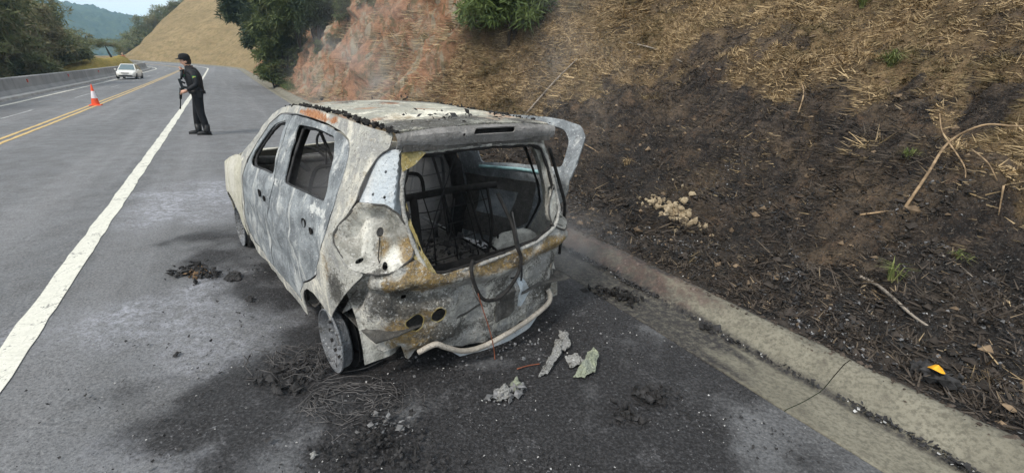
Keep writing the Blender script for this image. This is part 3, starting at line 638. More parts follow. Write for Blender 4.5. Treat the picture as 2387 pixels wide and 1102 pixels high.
# roof skin, header with slot, burnt joint strips
def roof_z(x, y):
    e = np.interp(y, [-.45, -.3, .3, 1.0, 1.45, 1.75], [1.392, 1.405, 1.425, 1.425, 1.375, 1.27])
    return e+.034*(1-(x/.56)**2)+.006*fbm(x*4, y*4, 1, 3)-.01*np.exp(-((x-.1)/.2)**2-((y-.5)/.35)**2)
def sheet_xy(name, poly, mat, step=.05, zf=roof_z, holes=(), thick=.008, parent=None):
    return sheet(name, poly, holes, lambda x, y: np.stack([x, y, zf(x, y)], 1), mat, parent or CAR, step, thick, paint=paint_roof if name == 'roof_panel' else None)
def paint_roof(x, y):
    n = .5+.9*fbm(x*4, y*4, 3, 4)
    return dict(po=np.clip(.35*n*np.exp(-((x+.3)/.2)**2), 0, 1), pk=np.clip(n*(.8*np.exp(-((y+.30)/.16)**2)+.5*np.exp(-((y-1.1)/.4)**2)), 0, 1), pw=np.clip(n*.6*np.exp(-((y-.05)/.22)**2), 0, 1), pr=np.clip(n*1.2*np.exp(-((x-.02)/.22)**2-((y-.55)/.3)**2), 0, 1))
sheet_xy('roof_panel', [(-.505, -.36), (-.515, .3), (-.515, 1.0), (-.505, 1.35), (-.45, 1.47), (0, 1.56), (.45, 1.47), (.505, 1.35), (.515, 1.0), (.515, .3), (.505, -.36), (.25, -.385), (0, -.395), (-.25, -.385)], MC['roof'], .03)
def spoil_map(x, z):
    t = (z-1.325)/.085
    y = -.405+.03*(x/.5)**2-.018*np.sin(np.clip(t, 0, 1)*pi)+.03*sm(t, .75, 1.1)+.003*fbm(x*7, z*9, 3, 3)
    return np.stack([x, y, z+.02*(1-(x/.55)**2)+.0*x], 1)
sheet('header_spoiler', [(-.52, 1.325), (-.3, 1.318), (0, 1.315), (.3, 1.318), (.535, 1.328), (.54, 1.395), (.3, 1.405), (0, 1.41), (-.3, 1.405), (-.52, 1.398)], [rounded([(-.10, 1.362), (.185, 1.362), (.20, 1.392), (-.08, 1.392)], .015, 3), circ((-.155, 1.365), .008, 8)], spoil_map, MC['spoil'], CAR, .025, .008)
MB().box((.045, -.37, 1.395), (.36, .03, .07)).build('brake_light_pocket', MC['black'], CAR, False)
MB().box((0, -.375, 1.33), (.98, .05, .03)).build('header_bar', MC['inner'], CAR, False)
def crumbs(name, pts, n, size, spread, mat, parent=None, flat=.6, zoff=0.):
    """a heap of charred flakes joined into one piece"""
    mb = MB(); P = [Vector(p) for p in pts]
    for _ in range(n):
        k = random.random()*(len(P)-1); i = int(k); p = P[i].lerp(P[min(i+1, len(P)-1)], k-i)
        r = size*(.35+random.random()**2*1.3); q = p+Vector((random.gauss(0, spread), random.gauss(0, spread), abs(random.gauss(0, spread*.4))+zoff))
        M = Matrix.Rotation(random.random()*6.3, 3, Vector((random.random()-.5, random.random()-.5, random.random()-.5)).normalized())
        V = [M @ Vector((r*(.6+.7*random.random())*s[0], r*(.6+.7*random.random())*s[1], r*flat*(.5+.7*random.random())*s[2]))+q for s in ((1, 0, 0), (-1, 0, 0), (0, 1, 0), (0, -1, 0), (0, 0, 1), (0, 0, -1))]
        mb.add(V, [(0, 2, 4), (2, 1, 4), (1, 3, 4), (3, 0, 4), (2, 0, 5), (1, 2, 5), (3, 1, 5), (0, 3, 5)])
    return tag(mb.build(name, mat, parent, False), kind='stuff')
for sx in (-1, 1):
    L = [(sx*.513, y, float(roof_z(np.array(sx*.513), np.array(y)))+.002) for y in np.linspace(-.37, 1.4, 14)]
    crumbs('charred_roof_strip', L, 260 if sx < 0 else 110, .015, .012, MC['black'], CAR)
crumbs('roof_flakes', [(-.35, -.15, 1.425), (0, -.2, 1.44), (.42, -.25, 1.42)], 70, .014, .07, MC['flake'], CAR, .25)
crumbs('roof_flakes', [(-.3, .4, 1.453), (.3, .6, 1.453)], 14, .014, .25, MC['flake'], CAR, .25, 0)
# front end: fenders, bonnet, nose
FEN = [(3.07, .945), (3.25, .925), (3.5, .86), (3.75, .76), (3.92, .62), (3.96, .34), (3.80, .26), (3.78, .40), (3.68, .50), (3.52, .54), (3.36, .50), (3.24, .40), (3.20, .24), (3.13, .20), (3.05, .48), (2.965, .75), (3.0, .90)]
for sg in (1, -1):
    m = (lambda p: p) if sg > 0 else mir
    sheet('fender', m(rounded(FEN, .03, 3)), [], lambda a, z: CS(a, z, .006*fbm(a*4, z*4, 2, 3)), MC['fend'], CAR, .04, .008)
def hood_z(x, y): return np.interp(y, [1.8, 2.2, 2.6, 3.0], [.985, .955, .87, .72])+.03*(1-(x/.7)**2)+.008*fbm(x*5, y*5, 1, 3)
sheet_xy('bonnet', [(-.70, 2.05), (-.72, 2.4), (-.66, 2.8), (-.5, 2.98), (0, 3.05), (.5, 2.98), (.66, 2.8), (.72, 2.4), (.70, 2.05), (0, 2.15)], MC['fend'], .06, hood_z)
sheet('nose', [(-.66, .72), (-.7, .3), (.7, .3), (.66, .72)], [], lambda x, z: np.stack([x, 3.05-.35*(x/.7)**2, z], 1), MC['inner'], CAR, .1, .01)
# inside: floor, bulkhead, wheel houses, dash beam, seat frames
sheet_xy('floor_pan', [(-.72, -.45), (.72, -.45), (.76, .5), (.76, 2.0), (-.76, 2.0), (-.76, .5)], MC['inner'], .07, lambda x, y: .20+.16*sm(.45-y, 0, .25)+.012*fbm(x*4, y*4, 1, 3)+.03*np.cos(x*14)*.4)
sheet('bulkhead', [(-.74, .2), (.74, .2), (.74, .92), (-.74, .92)], [], lambda x, z: np.stack([x, 2.02+.03*fbm(x*4, z*4, 1, 3), z], 1), MC['inner'], CAR, .08, .01)
MB().tube([(-.74, 1.86, .93), (-.3, 1.9, .90), (.3, 1.9, .90), (.74, 1.86, .93)], .035).build('dash_beam', MC['inner'], CAR)
MB().tube([(-.36, 1.88, .88), (-.36, 1.62, .86)], .022).tube([(-.36+.17*cos(a), 1.6+.06*sin(a), .88+.16*sin(a)) for a in np.linspace(0, 2*pi, 22)], .011, 6).build('steering_frame', MC['black'], CAR)
for sg in (1, -1):
    mb = MB(); V = []; n = 14
    for i in range(9):
        for k in range(n+1):
            u = i/8; a = pi*k/n; r = .34*(1-.25*sm(u, .5, 1))
            V.append((-sg*(.74-.30*u), .02+r*cos(a), .16+r*1.22*sin(a)))
    mb.add(V, [(i*(n+1)+k, i*(n+1)+k+1, (i+1)*(n+1)+k+1, (i+1)*(n+1)+k) for i in range(8) for k in range(n)])
    mb.add([V[8*(n+1)+k] for k in range(n+1)], [tuple(range(n+1))]); mb.build('wheel_house', MC['lamp'], CAR)
def seat_frame(x, y):
    mb = MB(); w = .22
    mb.tube(bezsmooth([(x-w, y+.42, .36), (x-w, y+.02, .34), (x-w*.95, y-.12, .7), (x-w*.7, y-.2, .98), (x-w*.3, y-.21, 1.02), (x+w*.3, y-.21, 1.02), (x+w*.7, y-.2, .98), (x+w*.95, y-.12, .7), (x+w, y+.02, .34), (x+w, y+.42, .36)], 4), .014, 7)
    for k in range(4): mb.tube([(x-w*.93, y-.06-.04*k, .48+.13*k), (x, y-.04-.04*k, .46+.13*k), (x+w*.93, y-.06-.04*k, .48+.13*k)], .006, 5)
    for k in range(4): mb.tube([(x-w, y+.05+.1*k, .345), (x, y+.05+.1*k, .32), (x+w, y+.05+.1*k, .345)], .005, 5)
    for k in (-1, 1): mb.tube([(x+k*.07, y-.21, 1.0), (x+k*.07, y-.23, 1.14)], .007, 5)
    mb.tube(bezsmooth([(x-.07, y-.23, 1.14), (x-.12, y-.22, 1.17), (x-.1, y-.22, 1.25), (x, y-.22, 1.27), (x+.1, y-.22, 1.25), (x+.12, y-.22, 1.17), (x+.07, y-.23, 1.14)], 4), .008, 6)
    for k in (-1, 1): mb.tube([(x+k*.2, y+.4, .22), (x+k*.2, y+.4, .36)], .02, 6).tube([(x+k*.2, y, .22), (x+k*.2, y, .35)], .02, 6)
    return mb.build('seat_frame', MC['blackm'], CAR)
seat_frame(-.37, 1.12); seat_frame(.37, 1.12)
crumbs('floor_litter', [(-.5, 0, .42), (.0, .3, .3), (.5, .1, .4), (.3, .9, .24), (-.4, 1.0, .24), (0, 1.6, .24)], 320, .022, .16, MC['flake'], CAR, .5)
crumbs('floor_litter', [(-.4, -.1, .40), (.4, 0, .40), (.1, .5, .26)], 120, .016, .16, MC['inner'], CAR, .5)
mb = MB()       # rear bench back frame
mb.tube([(-.60, .28, .90), (-.2, .27, .885), (.2, .26, .90), (.58, .25, .895)], .026, 8)
mb.tube([(-.10, .27, .88), (-.14, .12, .5), (-.15, .08, .38)], .028, 8); mb.tube([(.12, .26, .89), (.10, .16, .62)], .008, 5); mb.tube([(-.42, .28, .89), (-.46, .1, .40)], .022, 7)
mb.tube([(.33, .25, .89), (.36, .1, .55), (.42, -.05, .46)], .010, 6); mb.tube([(.5, .25, .9), (.45, .1, .65), (.36, .02, .5)], .012, 6)
mb.tube(bezsmooth([(-.30, .30, .88), (-.30, .33, .99), (-.24, .34, 1.03), (-.06, .34, 1.03), (.0, .33, .99), (.0, .3, .88)], 4), .013, 7)
for i in range(7): mb.tube([(-.5+.16*i, .28, .88), (-.5+.16*i+.03, .2, .66), (-.5+.16*i+.02*(i % 3), .12, .42)], .005, 5)
for i in range(4): mb.tube([(-.55, .24-.03*i, .80-.11*i), (0, .22-.03*i, .78-.11*i), (.5, .24-.03*i, .80-.11*i)], .004, 5)
mb.build('bench_frame', MC['black'], CAR)
rnd = random.Random(5)
for i in range(9):
    x0 = rnd.uniform(-.55, .5); y0 = rnd.uniform(.1, 1.5); MB().tube(bezsmooth([(x0, y0, rnd.uniform(.5, 1.2)), (x0+rnd.uniform(-.15, .15), y0+rnd.uniform(-.1, .1), rnd.uniform(.4, .8)), (x0+rnd.uniform(-.25, .25), y0+rnd.uniform(-.2, .2), .3)], 5), .005, 5).build('burnt_harness', MC['blackm'], CAR)
for x in (-.48, .30):
    MB().tube(bezsmooth([(x, .95, 1.36), (x+.06, .8, 1.05), (x+.1, .7, .75), (x+.14, .65, .4)], 4), .012, 5).build('belt_strap', MC['black'], CAR)
mb = MB(); mb.tube([(-.02, 1.3, 1.40), (-.02, 1.28, 1.2)], .012, 5).box((-.02, 1.27, 1.16), (.2, .02, .06)); mb.build('mirror_stub', MC['black'], CAR)
# towing pipe, loose cables
PIPE = [(.46, .185), (.37, .235), (.31, .195), (.19, .125), (.02, .115), (-.28, .155), (-.49, .20), (-.535, .245), (-.52, .29)]
P = CS(np.array([p[0] for p in PIPE]), np.array([p[1] for p in PIPE]), np.array([-.03, .0, .005, .01, .015, .01, .0, -.02, -.05]))
MB().tube(bezsmooth([tuple(p) for p in P], 5), .017, 10).build('bumper_pipe', MC['pipe'], CAR)
sheet('floor_lip', [(.30, .16), (.16, .095), (-.1, .07), (-.34, .095), (-.46, .11), (-.40, .05), (-.2, .03), (0, .04), (.2, .06)], [], lambda a, z: CS(a, z, -.03), MC['pale'], CAR, .04, .006)
cab = bezsmooth([(.17, -.30, 1.0), (.19, -.42, .84), (.15, -.52, .74), (.16, -.555, .66), (.12, -.57, .56), (.0, -.58, .47), (-.12, -.575, .48), (-.18, -.57, .58), (-.19, -.545, .67), (-.15, -.5, .70)], 6)
MB().tube([tuple(p) for p in cab], .011, 7).build('loose_cable', MC['black'], CAR)
MB().tube(bezsmooth([(.21, -.40, .90), (.17, -.53, .70), (.165, -.56, .60), (.16, -.565, .52)], 5), .006, 5).build('loose_cable', MC['blackm'], CAR)
MB().tube(bezsmooth([(-.19, -.55, .67), (-.16, -.585, .5), (-.10, -.60, .3), (-.07, -.61, .16), (-.06, -.61, .08)], 5), .0035, 5).build('loose_wire', MC['red'], CAR)
MB().tube(bezsmooth([(-.185, -.55, .66), (-.19, -.57, .55), (-.15, -.58, .47), (-.12, -.585, .44)], 5), .004, 5).build('loose_wire', MC['wire'], CAR)
cable_r = bezsmooth([tuple(p) for p in CS(np.array([-.63, -.70, -.73, -.78, -.80]), np.array([1.25, 1.0, .85, .7, .45]), .012)], 5)
MB().tube(cable_r, .012, 6).build('hanging_seal', MC['black'], CAR)
# wheels: bare rims on the ground
def wheel(x, y, sg, tyre=False):
    r = MB(); R = .19; w = .075
    prof = [(R, .0), (R*1.0, .012), (R*.93, .016), (R*.90, .06), (R*.84, .075), (R*.78, .055), (R*.70, .04), (R*.60, .062), (R*.48, .085), (R*.36, .08), (R*.28, .045), (.0, .045)]
    r.lathe([(a, x-sg*(.10-h)) for a, h in prof], (0, y, R), 'x', 40)
    o = r.build('rim', MC['rim'], CAR); o.modifiers.new('t', 'SOLIDIFY').thickness = .004
    b = MB().lathe([(R, x), (R*.98, x), (R*.86, x+sg*.03), (R*.85, x+sg*.12), (R*.98, x+sg*.155), (R, x+sg*.16)], (0, y, R), 'x', 40).build('rim_barrel', MC['blackm'], CAR)
    for k in range(12):
        a = 2*pi*k/12; MB().lathe([(0, x-sg*(.1-.038)), (.012, x-sg*(.1-.038)), (.014, x-sg*(.1-.05))], (0, y+R*.67*cos(a), R+R*.67*sin(a)), 'x', 8).build('rim_hole', MC['black'], o)
    for k in range(4):
        a = 2*pi*k/4+.5; MB().lathe([(0, x-sg*.075), (.011, x-sg*.075), (.011, x-sg*.06)], (0, y+.06*cos(a), R+.06*sin(a)), 'x', 6).build('wheel_bolt', MC['rim'], o)
    MB().lathe([(0, x+sg*.02), (.10, x+sg*.02), (.11, x+sg*.04), (.11, x+sg*.13), (0, x+sg*.14)], (0, y, R), 'x', 24).build('brake_drum', MC['blackm'], CAR)
    if tyre: MB().lathe([(R*1.0, x-sg*.075), (R*1.12, x-sg*.075), (R*1.26, x-sg*.04), (R*1.27, x+sg*.10), (R*1.1, x+sg*.13), (R, x+sg*.13)], (0, y, R), 'x', 40).build('charred_tyre', MC['black'], CAR)
wheel(-.72, -.02, 1); wheel(.72, -.02, -1); wheel(-.70, 2.50, 1, True); wheel(.70, 2.50, -1, True)
MB().tube([(-.7, -.02, .2), (.7, -.02, .2)], .03).build('axle', MC['blackm'], CAR)
# ================================================================ plants
def m_leaf(name, a, b, c3, trans=.25):
    n = NT(name); v = n.attr('v'); k = n.noise(1.2, 3); r = n.rand()
    c = n.mix(n.rng(v, 0, 1), a, b); c = n.mix(n.rng(k, .45, .65, 0, .7), c, c3); c = n.mix(n.math('MULTIPLY', r, .35), c, tuple(x*.7 for x in a))
    n.fin(c, .6, 0, .25)
    if trans:
        t = n.t.nodes.new('ShaderNodeBsdfTranslucent'); n.put(t.inputs[0], c); m = n.t.nodes.new('ShaderNodeMixShader'); m.inputs[0].default_value = trans
        n.L(n.p.outputs[0], m.inputs[1]); n.L(t.outputs[0], m.inputs[2]); n.L(m.outputs[0], n.out.inputs[0])
    return n.m
ML = dict(forest=m_leaf('forest_leaf', (.10, .125, .055), (.24, .26, .12), (.27, .23, .15)), olive=m_leaf('olive_leaf', (.12, .125, .06), (.24, .22, .115), (.24, .19, .13)),
          dark=m_leaf('dark_leaf', (.04, .06, .035), (.075, .10, .05), (.035, .045, .025)), bush=m_leaf('bush_leaf', (.06, .085, .03), (.13, .16, .055), (.10, .095, .04)),
          fresh=m_leaf('fresh_leaf', (.08, .125, .035), (.165, .215, .065), (.06, .08, .03)), grn=m_leaf('green_blade', (.10, .14, .04), (.22, .24, .09), (.28, .24, .12)))
M_BARK = plain('pale_bark', (.26, .235, .20), .9, .4, 3, bump=.5); M_DBARK = plain('dark_bark', (.055, .045, .038), .9, .4, 4, bump=.5)
def quads(name, C, U, Vv, attr, pinch=.25):
    n = len(C); V = np.stack([C-U*.5, C+U*.5, C+Vv+U*.5*pinch, C+Vv-U*.5*pinch], 1).reshape(-1, 3)
    return fastmesh(name, V, np.arange(4*n).reshape(n, 4), dict(v=np.repeat(attr, 4)))
def unit(v): return v/(np.linalg.norm(v, axis=-1, keepdims=True)+1e-9)
def crown_mesh(name, R, clumps, leaves, size, seed, droop=.2, long=1.6, hollow=.35):
    """leaf blades spread over many small clumps in an uneven ellipsoid (radii R)"""
    g = np.random.default_rng(seed); R = np.array(R, float)
    d = unit(g.normal(size=(clumps, 3))); d[:, 2] = np.where(d[:, 2] < -.5, -d[:, 2]*.4, d[:, 2])
    rad = hollow+(1-hollow)*g.random(clumps)**.6; cc = d*rad[:, None]*R*(.78+.35*g.random((clumps, 1)))
    cr = (.14+.22*g.random(clumps))*R.mean()
    k = g.integers(0, clumps, leaves); dd = unit(g.normal(size=(leaves, 3)))*(g.random((leaves, 1))**.45)
    C = cc[k]+dd*cr[k][:, None]*np.array([1.15, 1.15, .75])
    U = unit(g.normal(size=(leaves, 3)))*size*(.5+.8*g.random((leaves, 1)))*.55
    Vv = unit(g.normal(size=(leaves, 3))+dd*.8+np.array([0, 0, -droop]))*size*long*(.5+.8*g.random((leaves, 1)))
    return quads(name, C, U, Vv, np.clip(.5*g.random(leaves)+.5*(g.random(clumps)[k]), 0, 1))
def trunk_mb(h, r, lean=(0, 0), limbs=4, crown=1.5, seed=0):
    g = random.Random(seed); mb = MB()
    pth = [(lean[0]*t*t*h+.06*h*sin(t*5+seed)*t*.4, lean[1]*t*t*h, h*t) for t in np.linspace(0, 1, 7)]
    mb.tube(pth, [r*(1-.75*t) for t in np.linspace(0, 1, 7)], 7)
    for i in range(limbs):
        t = .4+.5*i/limbs; b = Vector(pth[int(t*6)]); a = g.random()*6.3; l = crown*(.5+.5*g.random())
        mb.tube([b, b+Vector((cos(a)*l*.5, sin(a)*l*.5, l*.45)), b+Vector((cos(a)*l*.9, sin(a)*l*.9, l*.9))], [r*.45, r*.3, r*.1], 5)
    return mb
TREEV = []
for i in range(5):
    mk = 'olive' if i in (1, 3) else 'forest'
    R = [(1.9, 1.9, 2.6), (1.6, 1.6, 2.9), (2.3, 2.2, 2.4), (1.7, 1.8, 2.2), (2.0, 1.7, 3.1)][i]
    cm = crown_mesh('crown', R, 60, 5200, .20, 100+i, .3); cm.materials.append(ML[mk])
    tm = trunk_mb(5.2, .13, (.06*(i-2), .03*i), 5, 1.8, i); me = bpy.data.meshes.new('trunk'); me.from_pydata(tm.v, [], tm.f); me.materials.append(M_BARK)
    TREEV.append((cm, me))
def tree(name, x, y, z, sc, var, rz, label, group, crown_z=3.9, stretch=1.):
    t = empty(name, (x, y, z), rz); t.scale = (sc, sc, sc*stretch); c = link('crown', TREEV[var][0], None, t); c.location = (.25*(var-2), .1, crown_z); c.scale = (1.3, 1.3, 1.2); link('trunk', TREEV[var][1], None, t)
    return tag(t, label, 'tree', group)
g = np.random.default_rng(3); k = 0
spots = []
for s0 in np.arange(22, 112, 4.4):
    for row in range(3):
        s = s0+g.uniform(-1.5, 1.5); o = -12.6-row*3.6-g.uniform(0, 1.8)-.02*max(0, s-60)
        if 64 < s < 100 and row == 0: continue
        spots.append((s, o, row))
ORD = ['first', 'second', 'third', 'fourth', 'fifth', 'sixth', 'seventh', 'eighth', 'ninth', 'tenth', 'eleventh', 'twelfth', 'thirteenth', 'fourteenth', 'fifteenth', 'sixteenth', 'seventeenth', 'eighteenth', 'nineteenth', 'twentieth', 'twenty-first', 'twenty-second']
cnt = [0, 0, 0]
for s, o, row in spots:
    if row == 2 and s > 75: continue
    p = W2(s, o); z = float(verge_z(np.array(s), np.array(o)))-.2
    hs = .95+.3*g.random()+(.10*row)-.0035*max(0, s-45)
    lab = ['%s pale trunked tree from the left in the front row behind the barrier', '%s leafy tree from the left in the middle row of the wood', '%s tall tree from the left at the back of the wood'][row] % ORD[min(cnt[row], 21)]; cnt[row] += 1
    tree('woodland_tree', p[0], p[1], z, hs, int(g.integers(0, 5)), g.random()*6, lab, ['front row of the roadside wood', 'middle row of the roadside wood', 'back row of the roadside wood'][row])
def ray_at(px, py, dist):      # a point of the place a given way off, used for setting out the plants
    cp, sp = cos(CAM_PITCH), sin(CAM_PITCH); c, s = cos(CAM_ROLL), sin(CAM_ROLL)
    X, Y = (px-1193.5)/1100, (py-551)/1100; x = c*X+s*Y; y = -s*X+c*Y
    d = np.array([x, cp-y*sp, -sp-y*cp]); d = d/np.hypot(d[0], d[1]); return np.array([0, 0, CAM_H])+d*dist
# small lone tree by the mound, ridge trees on the crest of the golden hill
p = ray_at(262, 150, 84); t = empty('leaning_tree', tuple(p-np.array([0, 0, .35]))); link('crown', TREEV[2][0], None, t).location = (-.4, 0, 2.6)
t.children[0].scale = (.75, .75, .42); mb = MB().tube([(.35, 0, 0), (.15, 0, 1.0), (-.15, 0, 1.8), (-.4, 0, 2.6)], [.16, .14, .11, .05], 7); mb.build('trunk', M_DBARK, t)
tag(t, 'low spreading tree with dark leaning trunk on the grass mound', 'tree')
ridge = [(300, 120, 128, .95, 0), (318, 100, 134, 1.05, 2), (336, 80, 138, 1.1, 4), (352, 72, 142, 1.15, 1), (366, 52, 146, 1.0, 2), (385, 40, 148, 1.1, 0), (404, 28, 150, 1.05, 3), (424, 12, 150, 1.0, 2), (442, 4, 152, .95, 0), (290, 136, 126, .6, 1)]
for i, (px, py, dist, sc, var) in enumerate(ridge):
    p = ray_at(px, py, dist)-np.array([0, 0, 4.6*sc])
    tr = tree('ridge_tree', p[0], p[1], p[2], sc, var, i*1.3, 'dark tree on the golden hillside crest, %s up from the road' % ORD[i] if i < 9 else 'small round bush at the foot of the golden hillside', 'trees on the crest of the golden hill' if i < 9 else None)
    for ch in tr.children:
        if ch.name.startswith('crown'): ch.data = TREEV[var][0]
US = crown_mesh('foliage', (1.5, 1.5, 1.3), 60, 4200, .22, 77, .3); US.materials.append(ML['forest'])
for i, s in enumerate(np.arange(24, 70, 4.2)):
    o = -11.6-(i % 3)*.9; p = W2(s, o); u = link('undergrowth_bush', US); u.location = (p[0], p[1], float(verge_z(np.array(s), np.array(o)))+.9); u.rotation_euler = (0, 0, i*1.7); u.scale = (1+.2*(i % 2), 1, .9+.3*((i*7) % 3)/2)
    tag(u, '%s low bush from the left under the trees behind the barrier' % ORD[i], 'bush', 'undergrowth behind the barrier')
# dense shrubs at the end of the cutting
def bush(name, px, py, dist, R, seed, label, mat, leaves=12000, size=.2, clumps=110, stems=4, group=None, long=1.6, droop=.3):
    c = ray_at(px, py, dist); b = empty(name, (c[0], c[1], c[2]-R[2])); me = crown_mesh('foliage', R, clumps, leaves, size, seed, droop, long, .25); me.materials.append(mat)
    link('foliage', me, None, b).location = (0, 0, R[2]); g = random.Random(seed); mb = MB()
    for i in range(stems):
        a = g.random()*6.3; l = R[2]*(1+.4*g.random()); mb.tube([(0, 0, -.5), (cos(a)*R[0]*.25, sin(a)*R[1]*.25, l*.6), (cos(a)*R[0]*.55, sin(a)*R[1]*.55, l*1.2)], [.05, .04, .012], 5)
    mb.build('stem', M_DBARK, b)
    return tag(b, label, 'shrub' if 'shrub' in label else 'bush', group)
bush('evergreen_shrub', 572, 20, 42, (1.7, 1.7, 2.4), 31, 'loose dark evergreen shrub leaning out highest over the roadside', ML['dark'], 14000, .2, 70)
bush('evergreen_shrub', 652, 92, 36, (1.5, 1.6, 3.0), 32, 'tall dense evergreen shrub where the golden hill meets the cutting', ML['bush'], 26000, .19, 130)
bush('evergreen_shrub', 640, 172, 35, (1.0, 1.0, .85), 33, 'rounded green shrub at the kerb below the tall evergreen', ML['bush'], 9000, .14, 60)
bush('evergreen_shrub', 735, 40, 32, (1.25, 1.2, 2.0), 34, 'dark shrub clinging to the top left of the red cutting', ML['dark'], 16000, .17, 80)
bush('evergreen_shrub', 752, 128, 28, (.35, .5, .75), 35, 'thin olive shrub hanging on the red cutting face', ML['bush'], 2200, .09, 30)
bush('evergreen_shrub', 690, 20, 33, (1.3, 1.3, 1.7), 39, 'dark shrub filling the gap above the tall evergreen', ML['bush'], 14000, .17, 80)
bush('evergreen_shrub', 610, 75, 39, (1.2, 1.2, 2.1), 40, 'dark drooping shrub on the left of the tall evergreen', ML['dark'], 13000, .18, 80)
bush('hanging_shrub', 880, 12, 24, (.8, .6, .5), 41, 'sparse olive shrub hanging over the top of the red cutting', ML['olive'], 2600, .11, 40)
bush('hanging_shrub', 815, 25, 27, (.7, .6, .9), 43, 'dark ragged shrub left of centre on the cutting top', ML['bush'], 5200, .13, 50)
bush('hanging_shrub', 1030, 15, 17, (.5, .45, .5), 44, 'olive shrub between the cutting top and the leafy bush', ML['bush'], 2400, .10, 36)
bush('hanging_shrub', 780, 95, 27, (.4, .35, .6), 45, 'narrow olive growth halfway down the red cutting', ML['olive'], 1500, .10, 26)
bush('hanging_shrub', 975, 40, 19, (.4, .35, .5), 42, 'wispy shrub on the upper red cutting', ML['olive'], 900, .09, 24)
bush('leafy_bush', 1185, 20, 13.2, (1.15, .9, .95), 36, 'bright leafy bush overhanging the top of the cutting', ML['fresh'], 9500, .11, 110, 5, None, 1.9)
bush('leafy_bush', 1128, 80, 14.2, (.55, .5, .45), 37, 'dark green bush below the bright overhanging one', ML['bush'], 2200, .09, 40, 3, None, 2.2)
bush('leafy_bush', 1052, 112, 15.2, (.42, .4, .36), 38, 'small fresh green fern bush in the red cutting', ML['fresh'], 1300, .09, 30, 3, None, 2.6)
# ---------------------------------------------------------------- dry and burnt grass on the embankment
def m_dry():
    n = NT('dry_grass_blade'); v = n.attr('v'); b = n.attr('b'); k = n.noise(.9, 4)
    c = n.mix(n.rng(v, .15, .9), (.07, .045, .024), (.60, .45, .26)); c = n.mix(n.rng(k, .46, .64, 0, .75), c, (.10, .082, .042))
    bk = n.mix(n.rng(v, .80, 1), n.mix(n.rng(v, 0, .8), (.012, .011, .011), (.085, .07, .058)), (.30, .23, .15))
    return n.fin(n.mix(n.rng(b, .3, .7), c, bk), .9, 0, .1)
M_DRY = m_dry()
def grass(name, n, s0, s1, t0, t1, L, w, seed, keep, label, lie=.55):
    g = np.random.default_rng(seed); m = n//9
    cs = g.uniform(s0, s1, m); ct = t0+(t1-t0)*g.random(m)**1.15; ok = g.random(m) < keep(cs, ct); cs, ct = cs[ok], ct[ok]; m = len(cs)
    s = (cs[:, None]+g.normal(0, .035, (m, 9))).ravel(); t = np.maximum(.02, (ct[:, None]+g.normal(0, .035, (m, 9))).ravel())
    C = ground_at(s, t); e = .05
    dzs = (terr(s+e, t)-terr(s, t))/e; dzt = (terr(s, t+e)-terr(s, t))/e
    nrm = unit(np.stack([-dzs*D2[0]-dzt*N2[0], -dzs*D2[1]-dzt*N2[1], np.ones_like(s)], 1))
    az = np.repeat(g.uniform(0, 6.3, m), 9)+g.normal(0, .7, len(s)); r = np.stack([np.cos(az), np.sin(az), np.zeros_like(az)], 1)
    down = np.stack([-N2[0]*np.ones_like(s), -N2[1]*np.ones_like(s), -.5*np.ones_like(s)], 1)
    flow = fbm(s*.8, t*.8, 6, 2)[:, None]*np.array([D2[0], D2[1], 0])
    dirv = unit(r*.8+down*.55*g.random((len(s), 1))+flow*.8+nrm*(1-lie)*1.1*g.random((len(s), 1))+nrm*.12)
    b = burnmask(s, t)+.35*fbm(s*2.2, t*2.2, 8, 3)+.12*g.normal(size=len(s))
    ln = L*(.4+.9*g.random(len(s)))*np.where(b > .5, .7, 1.)
    U = unit(np.cross(dirv, nrm+.5*g.normal(size=(len(s), 3))))*w*(.6+.8*g.random((len(s), 1)))
    me = quads(name, C+nrm*.004, U, dirv*ln[:, None], np.clip(.7*g.random(len(s))+.3*np.repeat(g.random(m), 9), 0, 1), .2)
    a = me.attributes.new('b', 'FLOAT', 'POINT'); a.data.foreach_set('value', np.repeat(b, 4).astype(np.float32))
    return tag(link(name, me, M_DRY), label, 'grass', kind='stuff')
def keep_near(s, t): return .5+.5*np.clip(1-burnmask(s, t)*1.2+.55*fbm(s*1.5, t*1.5, 2, 3), 0, 1)
grass('dry_grass', 330000, -1.0, 12.5, .05, 7.6, .10, .010, 11, keep_near, 'dry and scorched grass covering the near embankment', .25)
grass('dry_grass', 120000, 9.5, 34, .15, 7, .42, .013, 12, lambda s, t: .12+.9*np.clip(fbm(s*.8, t*.5, 2, 3)+.25*(s < 14), 0, 1), 'dry grass and roots hanging on the red cutting')
grass('dry_grass', 70000, -1.5, 13, .3, 8.5, .26, .013, 13, lambda s, t: np.clip(.05+1.6*fbm(s*1.1, t*1.1, 21, 3)-.5*burnmask(s, t), 0, 1), 'coarse straw tussocks on the near embankment', .35)
